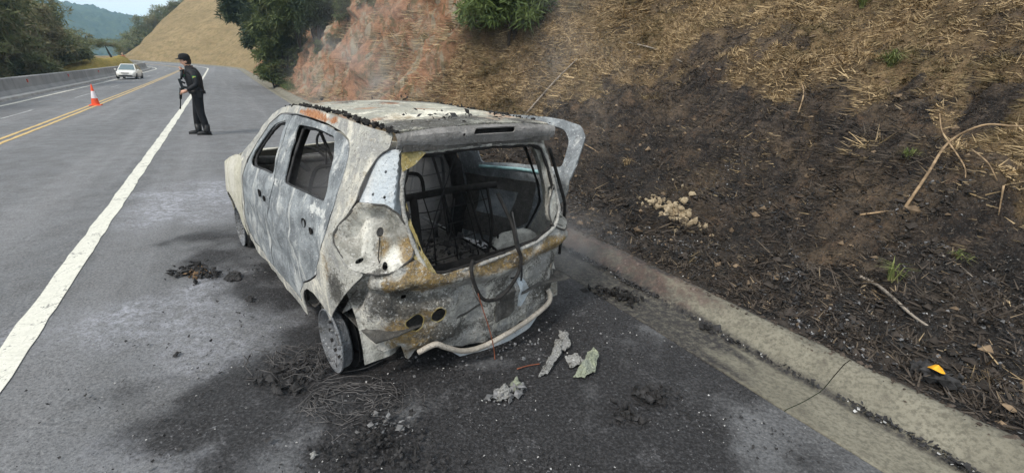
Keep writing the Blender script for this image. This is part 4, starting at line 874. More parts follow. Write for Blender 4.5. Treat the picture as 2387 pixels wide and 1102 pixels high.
def tuft(name, s, t, n, L, w, mat, seed, label, lean=.5):
    g = np.random.default_rng(seed); p = ground_at(np.array([s]), np.array([t]))[0]; az = g.uniform(0, 6.3, n); sp = g.random(n)*lean
    mb = MB()
    for a, q in zip(az, sp):
        l = L*(.5+.6*g.random()); d = Vector((cos(a)*q, sin(a)*q, 1)).normalized(); e = Vector((cos(a), sin(a), .25-.8*q)).normalized(); sd = Vector((-sin(a), cos(a), 0))*w
        b = Vector((g.normal(0, .02), g.normal(0, .02), -.01)); m1 = b+d*l*.55; m2 = m1+e*l*.5
        mb.add([b-sd*.5, b+sd*.5, m1+sd*.45, m1-sd*.45, m2+sd*.05, m2-sd*.05], [(0, 1, 2, 3), (3, 2, 4, 5)])
    o = mb.build(name, mat, None, False); o.location = p
    at = o.data.attributes.new('v', 'FLOAT', 'POINT'); at.data.foreach_set('value', np.repeat(g.random(n), 6).astype(np.float32))
    return tag(o, label, 'grass tuft')
tuft('grass_tuft', 1.40, 1.24, 26, .26, .010, ML['grn'], 1, 'green grass tuft sprouting alone from the black ash')
tuft('grass_tuft', 5.35, 2.15, 40, .24, .008, M_DRY, 2, 'pale straw tuft left unburnt near the open door', .8)
tuft('grass_tuft', 4.6, 6.35, 60, .4, .012, ML['grn'], 3, 'grey green grass tuft at the top of the burnt slope', .7)
tuft('grass_tuft', 3.2, 4.55, 110, .42, .010, ML['grn'], 4, 'wide green grass clump on the right hand slope', 1.0)
tuft('grass_tuft', 2.2, 3.1, 40, .22, .008, ML['grn'], 5, 'low olive grass clump above the dead branch', 1.0)
tuft('grass_tuft', 1.25, 1.95, 34, .2, .008, ML['grn'], 6, 'flattened yellow green tuft right of the dead branch', 1.3)
p = W2(np.arange(31, 41, .1), 3.75); g = np.random.default_rng(5); n = 5000; s = g.uniform(30, 41, n); t = g.uniform(.05, .9, n)*(1-.5*np.abs(s-35.5)/5.5)
C = ground_at(s, t); d = unit(np.stack([g.normal(0, .5, n), g.normal(0, .5, n), np.ones(n)], 1))
me = quads('green_verge', C, unit(g.normal(size=(n, 3)))*.03, d*(.12+.15*g.random((n, 1))), g.random(n)); tag(link('green_verge', me, ML['fresh']), 'strip of fresh green grass beside the far kerb', 'grass', kind='stuff')
# ================================================================ barrier, cone, people, oncoming car
def barrier():
    s = np.concatenate([np.arange(4, 80, 1.), np.arange(80, 104, 1.2)]); prof = [(-8.62, -.3), (-8.60, .80), (-8.56, .83), (-8.40, .83), (-8.36, .80), (-8.30, .33), (-8.18, .13), (-8.17, .02), (-8.17, -.2)]
    o = np.array([p[0] for p in prof]); z = np.array([p[1] for p in prof]); P = W3(s[:, None], o[None, :]); P[..., 2] = zroad(s, -8.2)[:, None]+z[None, :]
    root = empty('concrete_barrier', tuple(P[20, 0])); root.location = (0, 0, 0)
    n = NT('barrier_concrete'); k = n.noise(.8, 6); st = n.noise(1.5, 6, .7, 0, n.mapping((1, 1, .3))); c = n.mix(n.rng(k, .3, .7), (.20, .20, .205), (.27, .27, .272)); c = n.mix(n.rng(st, .5, .7, 0, .6), c, (.13, .13, .13)); n.bump(n.noise(20, 4), .3, .01)
    link('wall', gridmesh('wall', P, smooth=False), n.fin(c, .9), root)
    q = W3(s[:, None], np.array([-8.16, -7.86, -7.84])[None, :]); q[..., 2] += np.array([.13, .11, -.02]); link('foot_ledge', gridmesh('foot_ledge', q, smooth=False), plain('ledge_concrete', (.36, .35, .34), .9, .2, 2), root)
    m = plain('red_reflector', (.42, .06, .045), .4, .1)
    for sv in (33.5, 41.5, 51.0, 66):
        p = W3(np.array([sv]), np.array([-8.33]))[0]; MB().box((p[0], p[1], zroad(sv, -8.2)+.62), (.06, .14, .16), Matrix.Rotation(math.atan2(D2[1], D2[0])+pi/2, 3, 'Z')).build('reflector', m, root, False)
    tag(root, 'long grey concrete barrier with red reflectors on the far roadside', 'barrier')
barrier()
def cone():
    p = W3(np.array([23.9]), np.array([-4.22]))[0]; r = empty('traffic_cone', tuple(p+np.array([0, 0, .006])), .5)
    red = plain('cone_orange', (.75, .09, .03), .5, .12, 5, bump=.05); wh = plain('cone_white_band', (.72, .68, .72), .5, .08, 5, bump=.05)
    m = MB(); a = .18; m.add([(-a, -a, 0), (a, -a, 0), (a, a, 0), (-a, a, 0), (-a*.93, -a*.93, .035), (a*.93, -a*.93, .035), (a*.93, a*.93, .035), (-a*.93, a*.93, .035)], [(3, 2, 1, 0), (0, 1, 5, 4), (1, 2, 6, 5), (2, 3, 7, 6), (3, 0, 4, 7), (4, 5, 6, 7)]); m.build('base', red, r, False)
    def rad(z): return .125*(1-z/.80)+.008
    for n, z0, z1, mt in (('cone_skirt', .035, .26, red), ('white_band', .26, .52, wh), ('cone_tip', .52, .76, red)):
        pr = [(rad(z0), z0), (rad(z1), z1)] + ([(rad(z1)*.6, z1+.008), (0, z1+.008)] if n == 'cone_tip' else [])
        MB().lathe(pr, (0, 0, 0), 'z', 24).build(n, mt, r)
    tag(r, 'orange traffic cone with white band standing on the yellow centre line', 'traffic cone')
cone()
# ---------------------------------------------------------------- people
M_SKIN = plain('skin', (.50, .29, .21), .5, .1, 8, bump=.05); M_CLOTH = plain('black_cloth', (.007, .0075, .010), .85, .35, 9, bump=.3); M_JACK = plain('black_jacket', (.006, .007, .010), .65, .35, 7, bump=.35); M_BOOT = plain('black_boot', (.010, .010, .011), .45, .3, 9)
M_GUN = plain('gunmetal', (.02, .024, .026), .4, .2, 12, metal=.5); M_HAIR = plain('dark_hair', (.03, .022, .018), .7, .3, 40)
def skin_body(name, J, E, mats, pick, parent):
    me = bpy.data.meshes.new(name); me.from_pydata([j[0] for j in J], E, []); o = link(name, me, None, parent)
    o.modifiers.new('skin', 'SKIN'); sv = me.skin_vertices[0].data
    for i, j in enumerate(J):
        r = j[1]; sv[i].radius = r if hasattr(r, '__len__') else (r, r); sv[i].use_root = i == 0
    m = o.modifiers.new('sub', 'SUBSURF'); m.levels = 2; m.render_levels = 2
    new = smesh_from_mod(o); o.modifiers.clear(); o.data = new; new.name = name; new.materials.clear()
    for mt in mats: new.materials.append(mt)
    for p in new.polygons: p.material_index = pick(p.center); p.use_smooth = True
    return o
def hand(parent, w, d, up, mat, curl=.6, flip=1):
    """palm and five fingers curling from wrist w along d"""
    w = Vector(w); d = Vector(d).normalized(); up = Vector(up); up = (up-d*up.dot(d)).normalized(); sd = d.cross(up)*flip; mb = MB()
    mb.tube([w-d*.02, w+d*.03, w+d*.075, w+d*.095], [.026, .036, .038, .03], 8)
    for i in range(4):
        b = w+d*.085+sd*(.024*(i-1.5)); L = (.062, .075, .07, .055)[i]; q = b+d*L*.5-up*L*.2*curl; e = q+d*L*.3*(1-curl)-up*L*.55*curl
        mb.tube([b, q, e], [.0095, .009, .007], 6)
    b = w+d*.03+sd*-.034; mb.tube([b, b+d*.035-sd*.018-up*.01, b+d*.06-sd*.012-up*.028], [.012, .0105, .008], 6)
    return mb.build('hand', mat, parent)
def officer():
    p = W3(np.array([13.55]), np.array([-.52]))[0]; r = empty('person', tuple(p), radians(-147)); r.scale = (1.12, 1.15, 1.0)
    J = [((0, 0, .95), (.15, .115)), ((0, 0, 1.10), (.145, .115)), ((.015, 0, 1.30), (.17, .125)), ((.03, 0, 1.43), (.12, .09)), ((.06, 0, 1.50), .06), ((.085, 0, 1.545), .055), ((.115, 0, 1.62), (.072, .085)), ((.125, 0, 1.70), (.07, .08)),
         ((0, .095, .88), (.10, .10)), ((.0, .10, .50), .078), ((-.04, .10, .28), .072), ((-.055, .10, .10), .06),
         ((.01, -.095, .88), (.10, .10)), ((.07, -.10, .50), .078), ((.09, -.11, .28), .072), ((.09, -.11, .10), .06),
         ((.02, .19, 1.40), .075), ((-.03, .265, 1.15), .062), ((.16, .225, 1.015), .045),
         ((.03, -.19, 1.40), .075), ((.10, -.255, 1.15), .06), ((.185, -.10, 1.36), .042), ((.205, 0, 1.615), .014)]
    E = [(0, 1), (1, 2), (2, 3), (3, 4), (4, 5), (5, 6), (6, 7), (0, 8), (8, 9), (9, 10), (10, 11), (0, 12), (12, 13), (13, 14), (14, 15), (3, 16), (16, 17), (17, 18), (3, 19), (19, 20), (20, 21), (6, 22)]
    skin_body('body', J, E, [M_CLOTH, M_SKIN, M_JACK], lambda c: 1 if (c.z > 1.515 and abs(c.y) < .12) else (2 if c.z > 1.0 or abs(c.y) > .19 else 0), r)
    # jacket shell, belt, collar
    mb = MB(); n = 20; V = []
    rings = [(.93, .005, .155, .135), (.97, .005, .175, .15), (1.02, .01, .165, .14), (1.15, .015, .18, .145), (1.30, .02, .195, .155), (1.40, .03, .175, .13), (1.455, .045, .11, .095), (1.50, .06, .078, .075), (1.545, .065, .07, .07)]
    for z, cx, ry, rx in rings:
        V += [(cx+rx*cos(2*pi*k/n)+.006*sin(k*3+z*30), ry*sin(2*pi*k/n)+.006*sin(k*5+z*20), z+.006*sin(k*2.3)) for k in range(n)]
    mb.add(V, [(i*n+k, i*n+(k+1) % n, (i+1)*n+(k+1) % n, (i+1)*n+k) for i in range(len(rings)-1) for k in range(n)]); mb.build('jacket', M_JACK, r)
    mb = MB(); mb.lathe([(.168, .955), (.176, .96), (.176, 1.0), (.168, 1.005)], (.005, 0, 0), 'z', 24); o = mb.build('belt', M_BOOT, r); o.scale = (.86, 1.02, 1)
    MB().box((-.03, .17, .93), (.07, .04, .16)).box((-.13, .05, .97), (.04, .1, .07)).build('holster', M_BOOT, r, False)
    for y, x in ((.10, -.055), (-.11, .09)):
        MB().tube([(x, y, .24), (x, y, .10), (x+.01, y, .06)], [.068, .062, .06], 10).tube([(x-.075, y, .045), (x-.02, y, .05), (x+.07, y, .05), (x+.14, y, .042), (x+.185, y, .032)], [.036, .046, .046, .042, .022], 10).box((x+.05, y, .012), (.27, .085, .024)).build('boot', M_BOOT, r)
    hand(r, (.18, .215, 1.00), (.75, -.35, -.25), (0, .3, 1), M_SKIN, .9, 1)
    hand(r, (.19, -.09, 1.385), (.05, .45, .9), (-.9, .1, .1), M_SKIN, .8, -1)
    cap = MB(); cap.lathe([(.098, 1.665), (.103, 1.70), (.098, 1.745), (.075, 1.785), (.035, 1.80), (0, 1.803)], (.115, 0, 0), 'z', 22); c = cap.build('cap', M_CLOTH, r)
    MB().add([(.195, -.07, 1.675), (.255, -.055, 1.668), (.28, 0, 1.672), (.255, .055, 1.668), (.195, .07, 1.675), (.21, 0, 1.70)], [(0, 1, 2, 5), (5, 2, 3, 4)]).build('brim', M_CLOTH, c, False).modifiers.new('t', 'SOLIDIFY').thickness = .006
    mb = MB(); mb.lathe([(.070, 1.57), (.082, 1.60), (.086, 1.68)], (.095, 0, 0), 'z', 18); h = mb.build('hair', M_HAIR, r); h.scale = (.9, .88, 1); h.location.x = -.004
    for s in (1, -1):
        MB().lathe([(0, s*.080), (.018, s*.083), (.026, s*.078), (.02, s*.07)], (0, 0, 0), 'x', 10).build('ear', M_SKIN, r).matrix_local = Matrix.Translation((.105, 0, 1.615)) @ Matrix.Rotation(pi/2, 4, 'Z')
        MB().lathe([(0, .012), (.008, .008), (.012, 0)], (0, 0, 0), 'x', 8).build('eye', M_HAIR, r).location = (.178, s*.03, 1.635)
    MB().box((.187, 0, 1.575), (.008, .045, .008)).build('mouth', plain('lips', (.33, .14, .12), .5), r, False)
    gr = plain('patch_green', (.03, .22, .08), .6, .1); ye = plain('patch_yellow', (.55, .50, .12), .6, .1)
    pt = MB().box((.005, .272, 1.30), (.07, .012, .06)).build('sleeve_patch', gr, r, False); MB().box((.005, .279, 1.30), (.045, .006, .034)).build('patch_emblem', ye, pt, False)
    MB().box((.168, .07, 1.33), (.010, .03, .035)).build('chest_badge', gr, r, False)
    tag(r, 'person in black uniform and cap standing with a lowered rifle by the white line', 'person')
    # the rifle he holds
    g = empty('rifle', tuple(p), radians(-147)); x, y = .275, .13
    MB().tube([(x+.035, y, .98), (x+.10, y-.02, .62)], .011, 8).tube([(x+.095, y-.018, .65), (x+.105, y-.02, .60)], .016, 8).build('barrel', M_GUN, g)
    MB().tube([(x+.02, y, 1.06), (x+.062, y-.01, .82)], [.032, .025], 8).build('handguard', M_GUN, g)
    MB().box((x+.0, y, 1.14), (.055, .045, .24), Matrix.Rotation(.17, 3, 'Y')).build('receiver', M_GUN, g, False)
    MB().tube([(x-.02, y, 1.24), (x-.06, y, 1.44)], [.022, .026], 8).box((x-.065, y, 1.44), (.10, .04, .03), Matrix.Rotation(.2, 3, 'Y')).build('stock', M_GUN, g)
    MB().box((x-.075, y, 1.07), (.13, .03, .05), Matrix.Rotation(-.25, 3, 'Y')).build('magazine', M_GUN, g, False); MB().tube([(x-.01, y, 1.2), (x-.08, y, 1.16)], .02, 7).build('grip', M_GUN, g)
    tag(g, 'dark rifle held muzzle down in front of the uniformed person', 'rifle')
officer()
def far_person():
    p = ray_at(291, 153.5, 96); r = empty('person', tuple(p), radians(-60))
    J = [((0, 0, .95), (.15, .11)), ((0, 0, 1.25), (.17, .12)), ((0, 0, 1.42), (.12, .09)), ((.02, 0, 1.52), .055), ((.03, 0, 1.66), .085), ((0, .1, .88), .1), ((0, .11, .48), .075), ((0, .11, .08), .06), ((0, -.1, .88), .1), ((0, -.11, .48), .075), ((0, -.11, .08), .06),
         ((0, .2, 1.4), .07), ((.06, .33, 1.2), .05), ((.2, .42, 1.22), .04), ((0, -.2, 1.4), .07), ((.05, -.33, 1.2), .05), ((.2, -.42, 1.22), .04)]
    E = [(0, 1), (1, 2), (2, 3), (3, 4), (0, 5), (5, 6), (6, 7), (0, 8), (8, 9), (9, 10), (2, 11), (11, 12), (12, 13), (2, 14), (14, 15), (15, 16)]
    skin_body('body', J, E, [plain('red_shirt', (.40, .10, .06), .8), M_CLOTH, M_SKIN], lambda c: 2 if c.z > 1.5 else (0 if c.z > .95 else 1), r)
    MB().lathe([(.17, 1.70), (.10, 1.71), (.095, 1.79), (0, 1.81)], (.03, 0, 0), 'z', 16).build('hat', plain('straw_hat', (.6, .45, .33), .8), r)
    for s in (1, -1): hand(r, (.2, s*.42, 1.22), (1, 0, 0), (0, 0, 1), M_SKIN, .7, s)
    tag(r, 'distant person in red shirt and pale hat behind the white car', 'person')
far_person()
# ---------------------------------------------------------------- oncoming white car
def white_car():
    p = W3(np.array([51.5]), np.array([-6.45]))[0]; r = empty('oncoming_car', tuple(p), math.atan2(-D2[1], -D2[0])-.06); r.scale = (.8, .8, .8)
    wh = plain('white_car_paint', (.74, .74, .71), .25, .04, 3, spec=.5, bump=0); gl = plain('car_glass', (.10, .15, .17), .08, .1, 3, spec=.8, bump=0); bk = plain('black_trim', (.02, .02, .022), .5, .2); lt = plain('headlamp_glass', (.62, .66, .68), .1, .1, 9, spec=.8, bump=0); ty = plain('tyre_rubber', (.02, .02, .02), .8, .2); al = plain('wheel_silver', (.35, .35, .37), .3, .1, metal=.7)
    mb = MB(); X = [-2.0, -1.95, -1.7, -1.2, -.4, .4, 1.0, 1.5, 1.85, 1.98]; tz = [.62, .84, .90, .90, .89, .88, .84, .77, .70, .52]; bz = [.42, .30, .24, .2, .2, .2, .2, .22, .26, .34]; wd = [.70, .78, .82, .84, .84, .84, .83, .80, .72, .62]
    n = 12; V = []
    for x, t, b, w in zip(X, tz, bz, wd):
        pr = [(-.92, 0), (-1, .25), (-1, .6), (-.97, .85), (-.86, 1), (-.45, 1.02), (.45, 1.02), (.86, 1), (.97, .85), (1, .6), (1, .25), (.92, 0)]
        V += [(x, w*q[0], b+(t-b)*q[1]) for q in pr]
    F = [(i*n+k, i*n+(k+1) % n, (i+1)*n+(k+1) % n, (i+1)*n+k) for i in range(len(X)-1) for k in range(n)]+[tuple(range(n)), tuple((len(X)-1)*n+k for k in range(n))]
    mb.add(V, F).build('body', wh, r)
    def cab(x0, x1, z0, x2, x3, z1, w0, w1): return [(x0, -w0, z0), (x1, -w0, z0), (x1, w0, z0), (x0, w0, z0), (x2, -w1, z1), (x3, -w1, z1), (x3, w1, z1), (x2, w1, z1)]
    V = cab(-1.85, .98, .86, -1.25, .18, 1.42, .76, .56); MB().add(V, [(4, 5, 6, 7), (0, 1, 5, 4), (1, 2, 6, 5), (2, 3, 7, 6), (3, 0, 4, 7)]).build('cabin', wh, r, False)
    MB().box((-.52, 0, 1.43), (1.35, 1.06, .03)).build('roof', wh, r, False)
    def lp(a, b, t): return tuple(a[i]+(b[i]-a[i])*t for i in range(3))
    def pane(name, c, out):
        m = [sum(q[i] for q in c)/4 for i in range(3)]; c = [lp(q, m, .1) for q in c]; c = [tuple(q[i]+out[i] for i in range(3)) for q in c]; MB().add(c, [(0, 1, 2, 3)]).build(name, gl, r, False)
    pane('windscreen', [V[1], V[2], V[6], V[5]], (.012, 0, .008)); pane('rear_window', [V[0], V[3], V[7], V[4]], (-.012, 0, .008))
    for s, q in ((1, (3, 2, 6, 7)), (-1, (0, 1, 5, 4))):
        a, b, c, d = (V[i] for i in q); pane('side_window', [lp(a, b, .5), b, c, lp(d, c, .45)], (0, s*.012, .005)); pane('side_window', [a, lp(a, b, .5), lp(d, c, .45), d], (0, s*.012, .005))
    for s in (1, -1):
        MB().add([(1.93, s*.36, .62), (1.80, s*.70, .64), (1.72, s*.73, .74), (1.90, s*.38, .69)], [(0, 1, 2, 3)]).build('headlight', lt, r, False).modifiers.new('t', 'SOLIDIFY').thickness = .03
        MB().box((.95, s*.92, .92), (.10, .16, .11)).build('door_mirror', wh, r, False)
    MB().box((1.93, 0, .60), (.1, .62, .07)).build('grille', bk, r, False); MB().box((1.94, 0, .34), (.12, 1.1, .12)).build('lower_intake', bk, r, False)
    MB().box((1.99, 0, .46), (.02, .4, .12)).build('number_plate', plain('plate_grey', (.45, .46, .47), .5), r, False)
    for x in (1.25, -1.28):
        for s in (1, -1):
            w = MB().lathe([(.19, -.10), (.29, -.09), (.30, 0), (.29, .09), (.19, .10)], (0, 0, 0), 'x', 24).build('wheel', ty, r); w.matrix_local = Matrix.Translation((x, s*.76, .30)) @ Matrix.Rotation(pi/2, 4, 'Z')
            MB().lathe([(0, -s*.0+.085*s), (.08, .09*s), (.19, .07*s)], (0, 0, 0), 'x', 16).build('rim', al, w)
    tag(r, 'white hatchback approaching on the far lane by the barrier', 'car')
white_car()
# ================================================================ debris, stones, sticks
def on_slope(px, py):
    lo, hi = .5, 60.; ds = np.exp(np.linspace(np.log(lo), np.log(hi), 1500)); Q = np.array([ray_at(px, py, d) for d in ds])
    s, o = SO(Q[:, 0], Q[:, 1]); zz = np.where(o > OFF_K2, terr(s, np.maximum(o-OFF_K2, .001)), np.where(o > OFF_K1, .125*np.clip((o-OFF_K1)/.2, 0, 1), zroad(s, o)))
    i = np.argmax(Q[:, 2] < zz); return Q[i] if i else Q[-1]
M_STICK = plain('dead_wood', (.27, .19, .115), .9, .5, 12, bump=.5); M_GSTICK = plain('grey_dead_wood', (.22, .19, .16), .9, .4, 12, bump=.5); M_CHAR = plain('charred_wood', (.03, .026, .024), .9, .5, 15, bump=.5)
def stick(name, path, r, mat, label, lift=.02, twigs=()):
    P = [Vector(on_slope(*q[:2]))+Vector((0, 0, lift+(q[2] if len(q) > 2 else 0))) for q in path]
    root = empty(name, tuple(P[0])); B = P[0]
    S = bezsmooth([p-B for p in P], 5); n = len(S)
    MB().tube(S, [r*(1-.6*i/n) for i in range(n)], 7).build('branch', mat, root)
    for tw in twigs:
        T = bezsmooth([Vector(on_slope(*q[:2]))+Vector((0, 0, lift+(q[2] if len(q) > 2 else 0)))-B for q in tw], 4); MB().tube(T, [r*.55*(1-.6*i/len(T)) for i in range(len(T))], 6).build('twig', mat, root)
    return tag(root, label, 'branch')
stick('dead_branch', [(2105, 492), (2150, 440, .12), (2190, 395, .25), (2260, 372, .30), (2330, 362, .25), (2387, 350, .2)], .014, M_STICK, 'forked tan dead branch standing out of the burnt bank', .01,
      [[(2190, 395, .25), (2170, 380, .32), (2160, 358, .4)], [(2190, 395, .25), (2235, 418, .12), (2245, 430, .05)], [(2245, 402, .2), (2290, 415, .12), (2318, 438, .05)]])
stick('dead_branch', [(2003, 505), (2060, 498), (2105, 494), (2145, 487)], .011, M_STICK, 'thin curved root lying at the foot of the forked branch')
stick('dead_branch', [(2002, 650), (2040, 668), (2080, 700), (2130, 745), (2200, 790)], .016, M_GSTICK, 'bent grey stick lying across the ash near the kerb')
stick('dead_branch', [(2195, 600), (2230, 620), (2265, 650)], .007, M_GSTICK, 'short pale twig in the ash right of the green tuft')
stick('dead_branch', [(1222, 272), (1290, 205, .1), (1345, 150, .1)], .022, M_GSTICK, 'long grey stick leaning up the bank above the car roof')
stick('dead_branch', [(1260, 60), (1290, 30, .1), (1310, 0, .1)], .02, M_GSTICK, 'thin grey stick at the top edge of the bank')
stick('dead_branch', [(1465, 102), (1530, 118), (1590, 148)], .022, M_GSTICK, 'weathered log at the upper edge of the burnt grass')
stick('dead_branch', [(1622, 158), (1680, 166)], .02, M_STICK, 'short split log right of the weathered one')
stick('dead_branch', [(1695, 100), (1745, 80)], .014, M_CHAR, 'charred thin stick high on the bank')
stick('dead_branch', [(1868, 198), (1870, 235, .05), (1855, 280)], .013, M_STICK, 'pale crooked stem on the middle of the burnt slope')
stick('dead_branch', [(945, 238), (985, 222), (1008, 208)], .03, M_GSTICK, 'grey log at the foot of the red cutting')
stick('dead_branch', [(1360, 338), (1385, 352), (1405, 368)], .009, M_STICK, 'short tan stick beside the open car door')
stick('dead_branch', [(2215, 60), (2250, 88)], .012, M_STICK, 'pale twig near the top right of the bank')
stick('dead_branch', [(2325, 470, .12), (2325, 508)], .008, M_STICK, 'upright cut stem at the right edge')
# heap of pale clods
def rock_mesh(seed):
    bm = bmesh.new(); bmesh.ops.create_icosphere(bm, subdivisions=1, radius=1); g = np.random.default_rng(seed)
    C = np.array([v.co[:] for v in bm.verts]); n = 1+.45*fbm(C[:, 0]*1.3+seed, C[:, 1]*1.3, C[:, 2]*1.3, 3); sc = np.array([1, .6+.4*g.random(), .35+.3*g.random()])
    for v, k in zip(bm.verts, n): v.co = Vector(np.array(v.co)*k*sc)
    me = bpy.data.meshes.new('clod'); bm.to_mesh(me); bm.free(); return me
nm = NT('pale_clod'); rr = nm.rand(); cc = nm.mix(rr, (.42, .33, .215), (.56, .46, .32)); cc = nm.mix(nm.rng(nm.noise(2.5, 5), .5, .7, 0, .6), cc, (.22, .15, .10)); nm.bump(nm.noise(6, 5), .6, .15); M_CLOD = nm.fin(cc, .95, 0, .1)
RM = [rock_mesh(i) for i in range(6)]
for m in RM: m.materials.append(M_CLOD)
g = np.random.default_rng(21); c0 = on_slope(1565, 505); cs, ct = SO(c0[0], c0[1])
def clod(s, t, r, label, group=None, dz=0.):
    p = ground_at(np.array([s]), np.array([t]))[0]; o = link('clod', RM[int(g.integers(0, 6))]); o.location = (p[0], p[1], p[2]+r*.35+dz); o.scale = (r, r, r); o.rotation_euler = tuple(g.uniform(0, 6.3, 3)*np.array([.3, .3, 1])); return tag(o, label, 'stone', group)
for i in range(230):
    a = g.uniform(0, 6.3); q = abs(g.normal(0, .62)); r = .017+.036*g.random()**1.5
    u, v = cos(a)*q*.46, sin(a)*q*.27; h = max(0, .13*(1-q*1.1))
    clod(cs+u*.8+v*.3, ct-OFF_K2+v-u*.25+.05, r, 'pale tan clod in the heap on the burnt ground beside the car', 'clods heaped on the burnt ground', h*g.random())
for i, (px, py, r, l) in enumerate([(1590, 437, .035, 'round yellowish stone just above the clod heap'), (1568, 425, .02, 'small pinkish stone above the clod heap'), (1437, 492, .02, 'small orange stone left of the clod heap'), (1628, 462, .016, 'small pale stone right of the clod heap')]):
    q = on_slope(px, py); s, o = SO(q[0], q[1]); clod(s, o-OFF_K2, r, l)
# loose litter on road and ash: uncountable flakes
M_ASHF = plain('white_ash_flake', (.36, .355, .35), .9, .3, 30); M_GREYF = plain('grey_ash_flake', (.15, .15, .155), .9, .4, 30)
def flakes(name, n, pick, size, mat, seed, label):
    g = np.random.default_rng(seed); P = pick(g, n); n = len(P); U = unit(g.normal(size=(n, 3))*np.array([1, 1, .35])); V = unit(np.cross(U, unit(g.normal(size=(n, 3))*.5+np.array([0, 0, 1])))); r = size*(.3+1.4*g.random((n, 1))**3)
    return tag(link(name, quads(name, P+np.array([0, 0, .004])+.3*r*np.array([0, 0, 1]), U*r, V*r*(.5+.8*g.random((n, 1))), g.random(n), .6), mat), label, 'ash', kind='stuff')
def pk_bank(g, n):
    s = g.uniform(-.5, 8, 3*n); t = .03+2.6*g.random(3*n)**1.3; k = g.random(3*n) < burnmask(s, t)*np.clip(.35+fbm(s*1.8, t*1.8, 4, 3), .03, 1); return ground_at(s[k][:n], t[k][:n])
def pk_road(g, n):
    x = g.uniform(-2.6, 1.6, 6*n); y = g.uniform(1.5, 4.6, 6*n); q = np.stack([x, y, 0*x+.004], 1); so, ah = road_masks(q); s, o = SO(x, y); k = (g.random(6*n) < .05+.6*so*np.clip(.2+fbm(x*3, y*3, 5, 3), 0, 1)) & (o < 2.38); return q[k][:n]
def pk_gut(g, n):
    s = g.uniform(-2, 6.5, 3*n); s = s[g.random(3*n) < np.clip(.45+1.1*fbm(s*2.2, 3.3, 1, 4), .04, 1)][:n]; o = 2.80+.03*fbm(s*3, 7.7, 2, 3)+g.normal(0, .016, len(s))*(1+1.2*np.clip(fbm(s*1.7, 9.1, 4, 2), 0, 1)); p = W2(s, o); return np.concatenate([p, (.008+0*s)[:, None]], 1)
flakes('ash_flakes', 2600, pk_bank, .009, M_ASHF, 1, 'white ash flakes scattered over the burnt bank'); flakes('ash_flakes', 9000, pk_bank, .014, M_GREYF, 2, 'grey ash litter on the burnt bank'); flakes('ash_flakes', 9000, pk_bank, .022, MC['flake'], 6, 'black charred litter on the burnt bank')
flakes('ash_flakes', 1800, pk_road, .006, M_ASHF, 3, 'pale ash grit on the sooty asphalt'); flakes('ash_flakes', 6000, pk_road, .011, MC['flake'], 4, 'black charred grit on the sooty asphalt'); flakes('gutter_litter', 7000, pk_gut, .018, MC['flake'], 5, 'line of black charred litter along the kerb foot'); flakes('gutter_litter', 900, pk_gut, .011, M_ASHF, 7, 'pale ash bits along the kerb foot')
def lumps(name, n, pick, size, mat, seed, label):
    g = np.random.default_rng(seed); P = pick(g, n); n = len(P); r = size*(.35+1.5*g.random((n, 1))**3)
    B = np.array([(1, 0, 0), (-1, 0, 0), (0, 1, 0), (0, -1, 0), (0, 0, 1), (0, 0, -1)], float); a = g.uniform(0, 6.3, n); ca, sa = np.cos(a), np.sin(a)
    V = B[None]*(r[:, :, None]*(.55+.8*g.random((n, 6, 1))))*np.array([1, 1, .7]); V = np.stack([V[..., 0]*ca[:, None]-V[..., 1]*sa[:, None], V[..., 0]*sa[:, None]+V[..., 1]*ca[:, None], V[..., 2]], -1)+.35*r[:, None, :]*g.normal(size=(n, 6, 3))*.5+P[:, None, :]
    T = np.array([(0, 2, 4), (2, 1, 4), (1, 3, 4), (3, 0, 4), (2, 0, 5), (1, 2, 5), (3, 1, 5), (0, 3, 5)]); F = (T[None]+6*np.arange(n)[:, None, None]).reshape(-1, 3)
    return tag(link(name, fastmesh(name, V.reshape(-1, 3), F), mat), label, 'soil', kind='stuff')
def pk_all(g, n):
    s = g.uniform(-.8, 12, n); t = .04+6.5*g.random(n)**1.2; return ground_at(s, t)
def pk_kerb(g, n):
    s = g.uniform(-2, 8, n); o = 3.09-np.abs(g.normal(0, .045, n)); p = W2(s, o); return np.concatenate([p, (.128*np.clip((o-2.81)/.18, 0, 1)+.004)[:, None]], 1)
lumps('soil_lumps', 3800, pk_bank, .028, plain('scorched_soil_lump', (.035, .029, .025), .95, .6, 9), 31, 'dark scorched soil lumps on the burnt bank'); lumps('soil_lumps', 1500, pk_all, .03, plain('brown_soil_lump', (.16, .115, .075), .95, .5, 9), 32, 'brown soil lumps on the bank')
lumps('soil_lumps', 900, pk_kerb, .012, plain('spilled_soil', (.07, .055, .045), .95, .5, 9), 33, 'soil crumbs spilled over the kerb top')
def gpt(px, py, z=0.):
    q = ray_at(px, py, 1.); d = q-np.array([0, 0, CAM_H]); return np.array([0, 0, CAM_H])+d*((z-CAM_H)/d[2])
def heap(name, pts, n, size, spread, mat, label, flat=.5, cat='debris'):
    P = [gpt(*q)+np.array([0, 0, .008]) for q in pts]; o = crumbs(name, [tuple(p) for p in P], n, size, spread, mat, None, flat); return tag(o, label, cat, kind='stuff')
heap('charred_heap', [(425, 640), (450, 632), (500, 648)], 150, .026, .055, MC['flake'], 'black charred crumbs left of the car doors'); heap('charred_heap', [(440, 640), (480, 640)], 40, .022, .04, plain('rusty_crumb', (.16, .10, .055), .9, .5, 20), 'brown rusty crumbs left of the car doors')
heap('charred_heap', [(700, 860), (660, 880), (690, 905)], 130, .026, .06, MC['flake'], 'black tyre remains beside the rear rim')
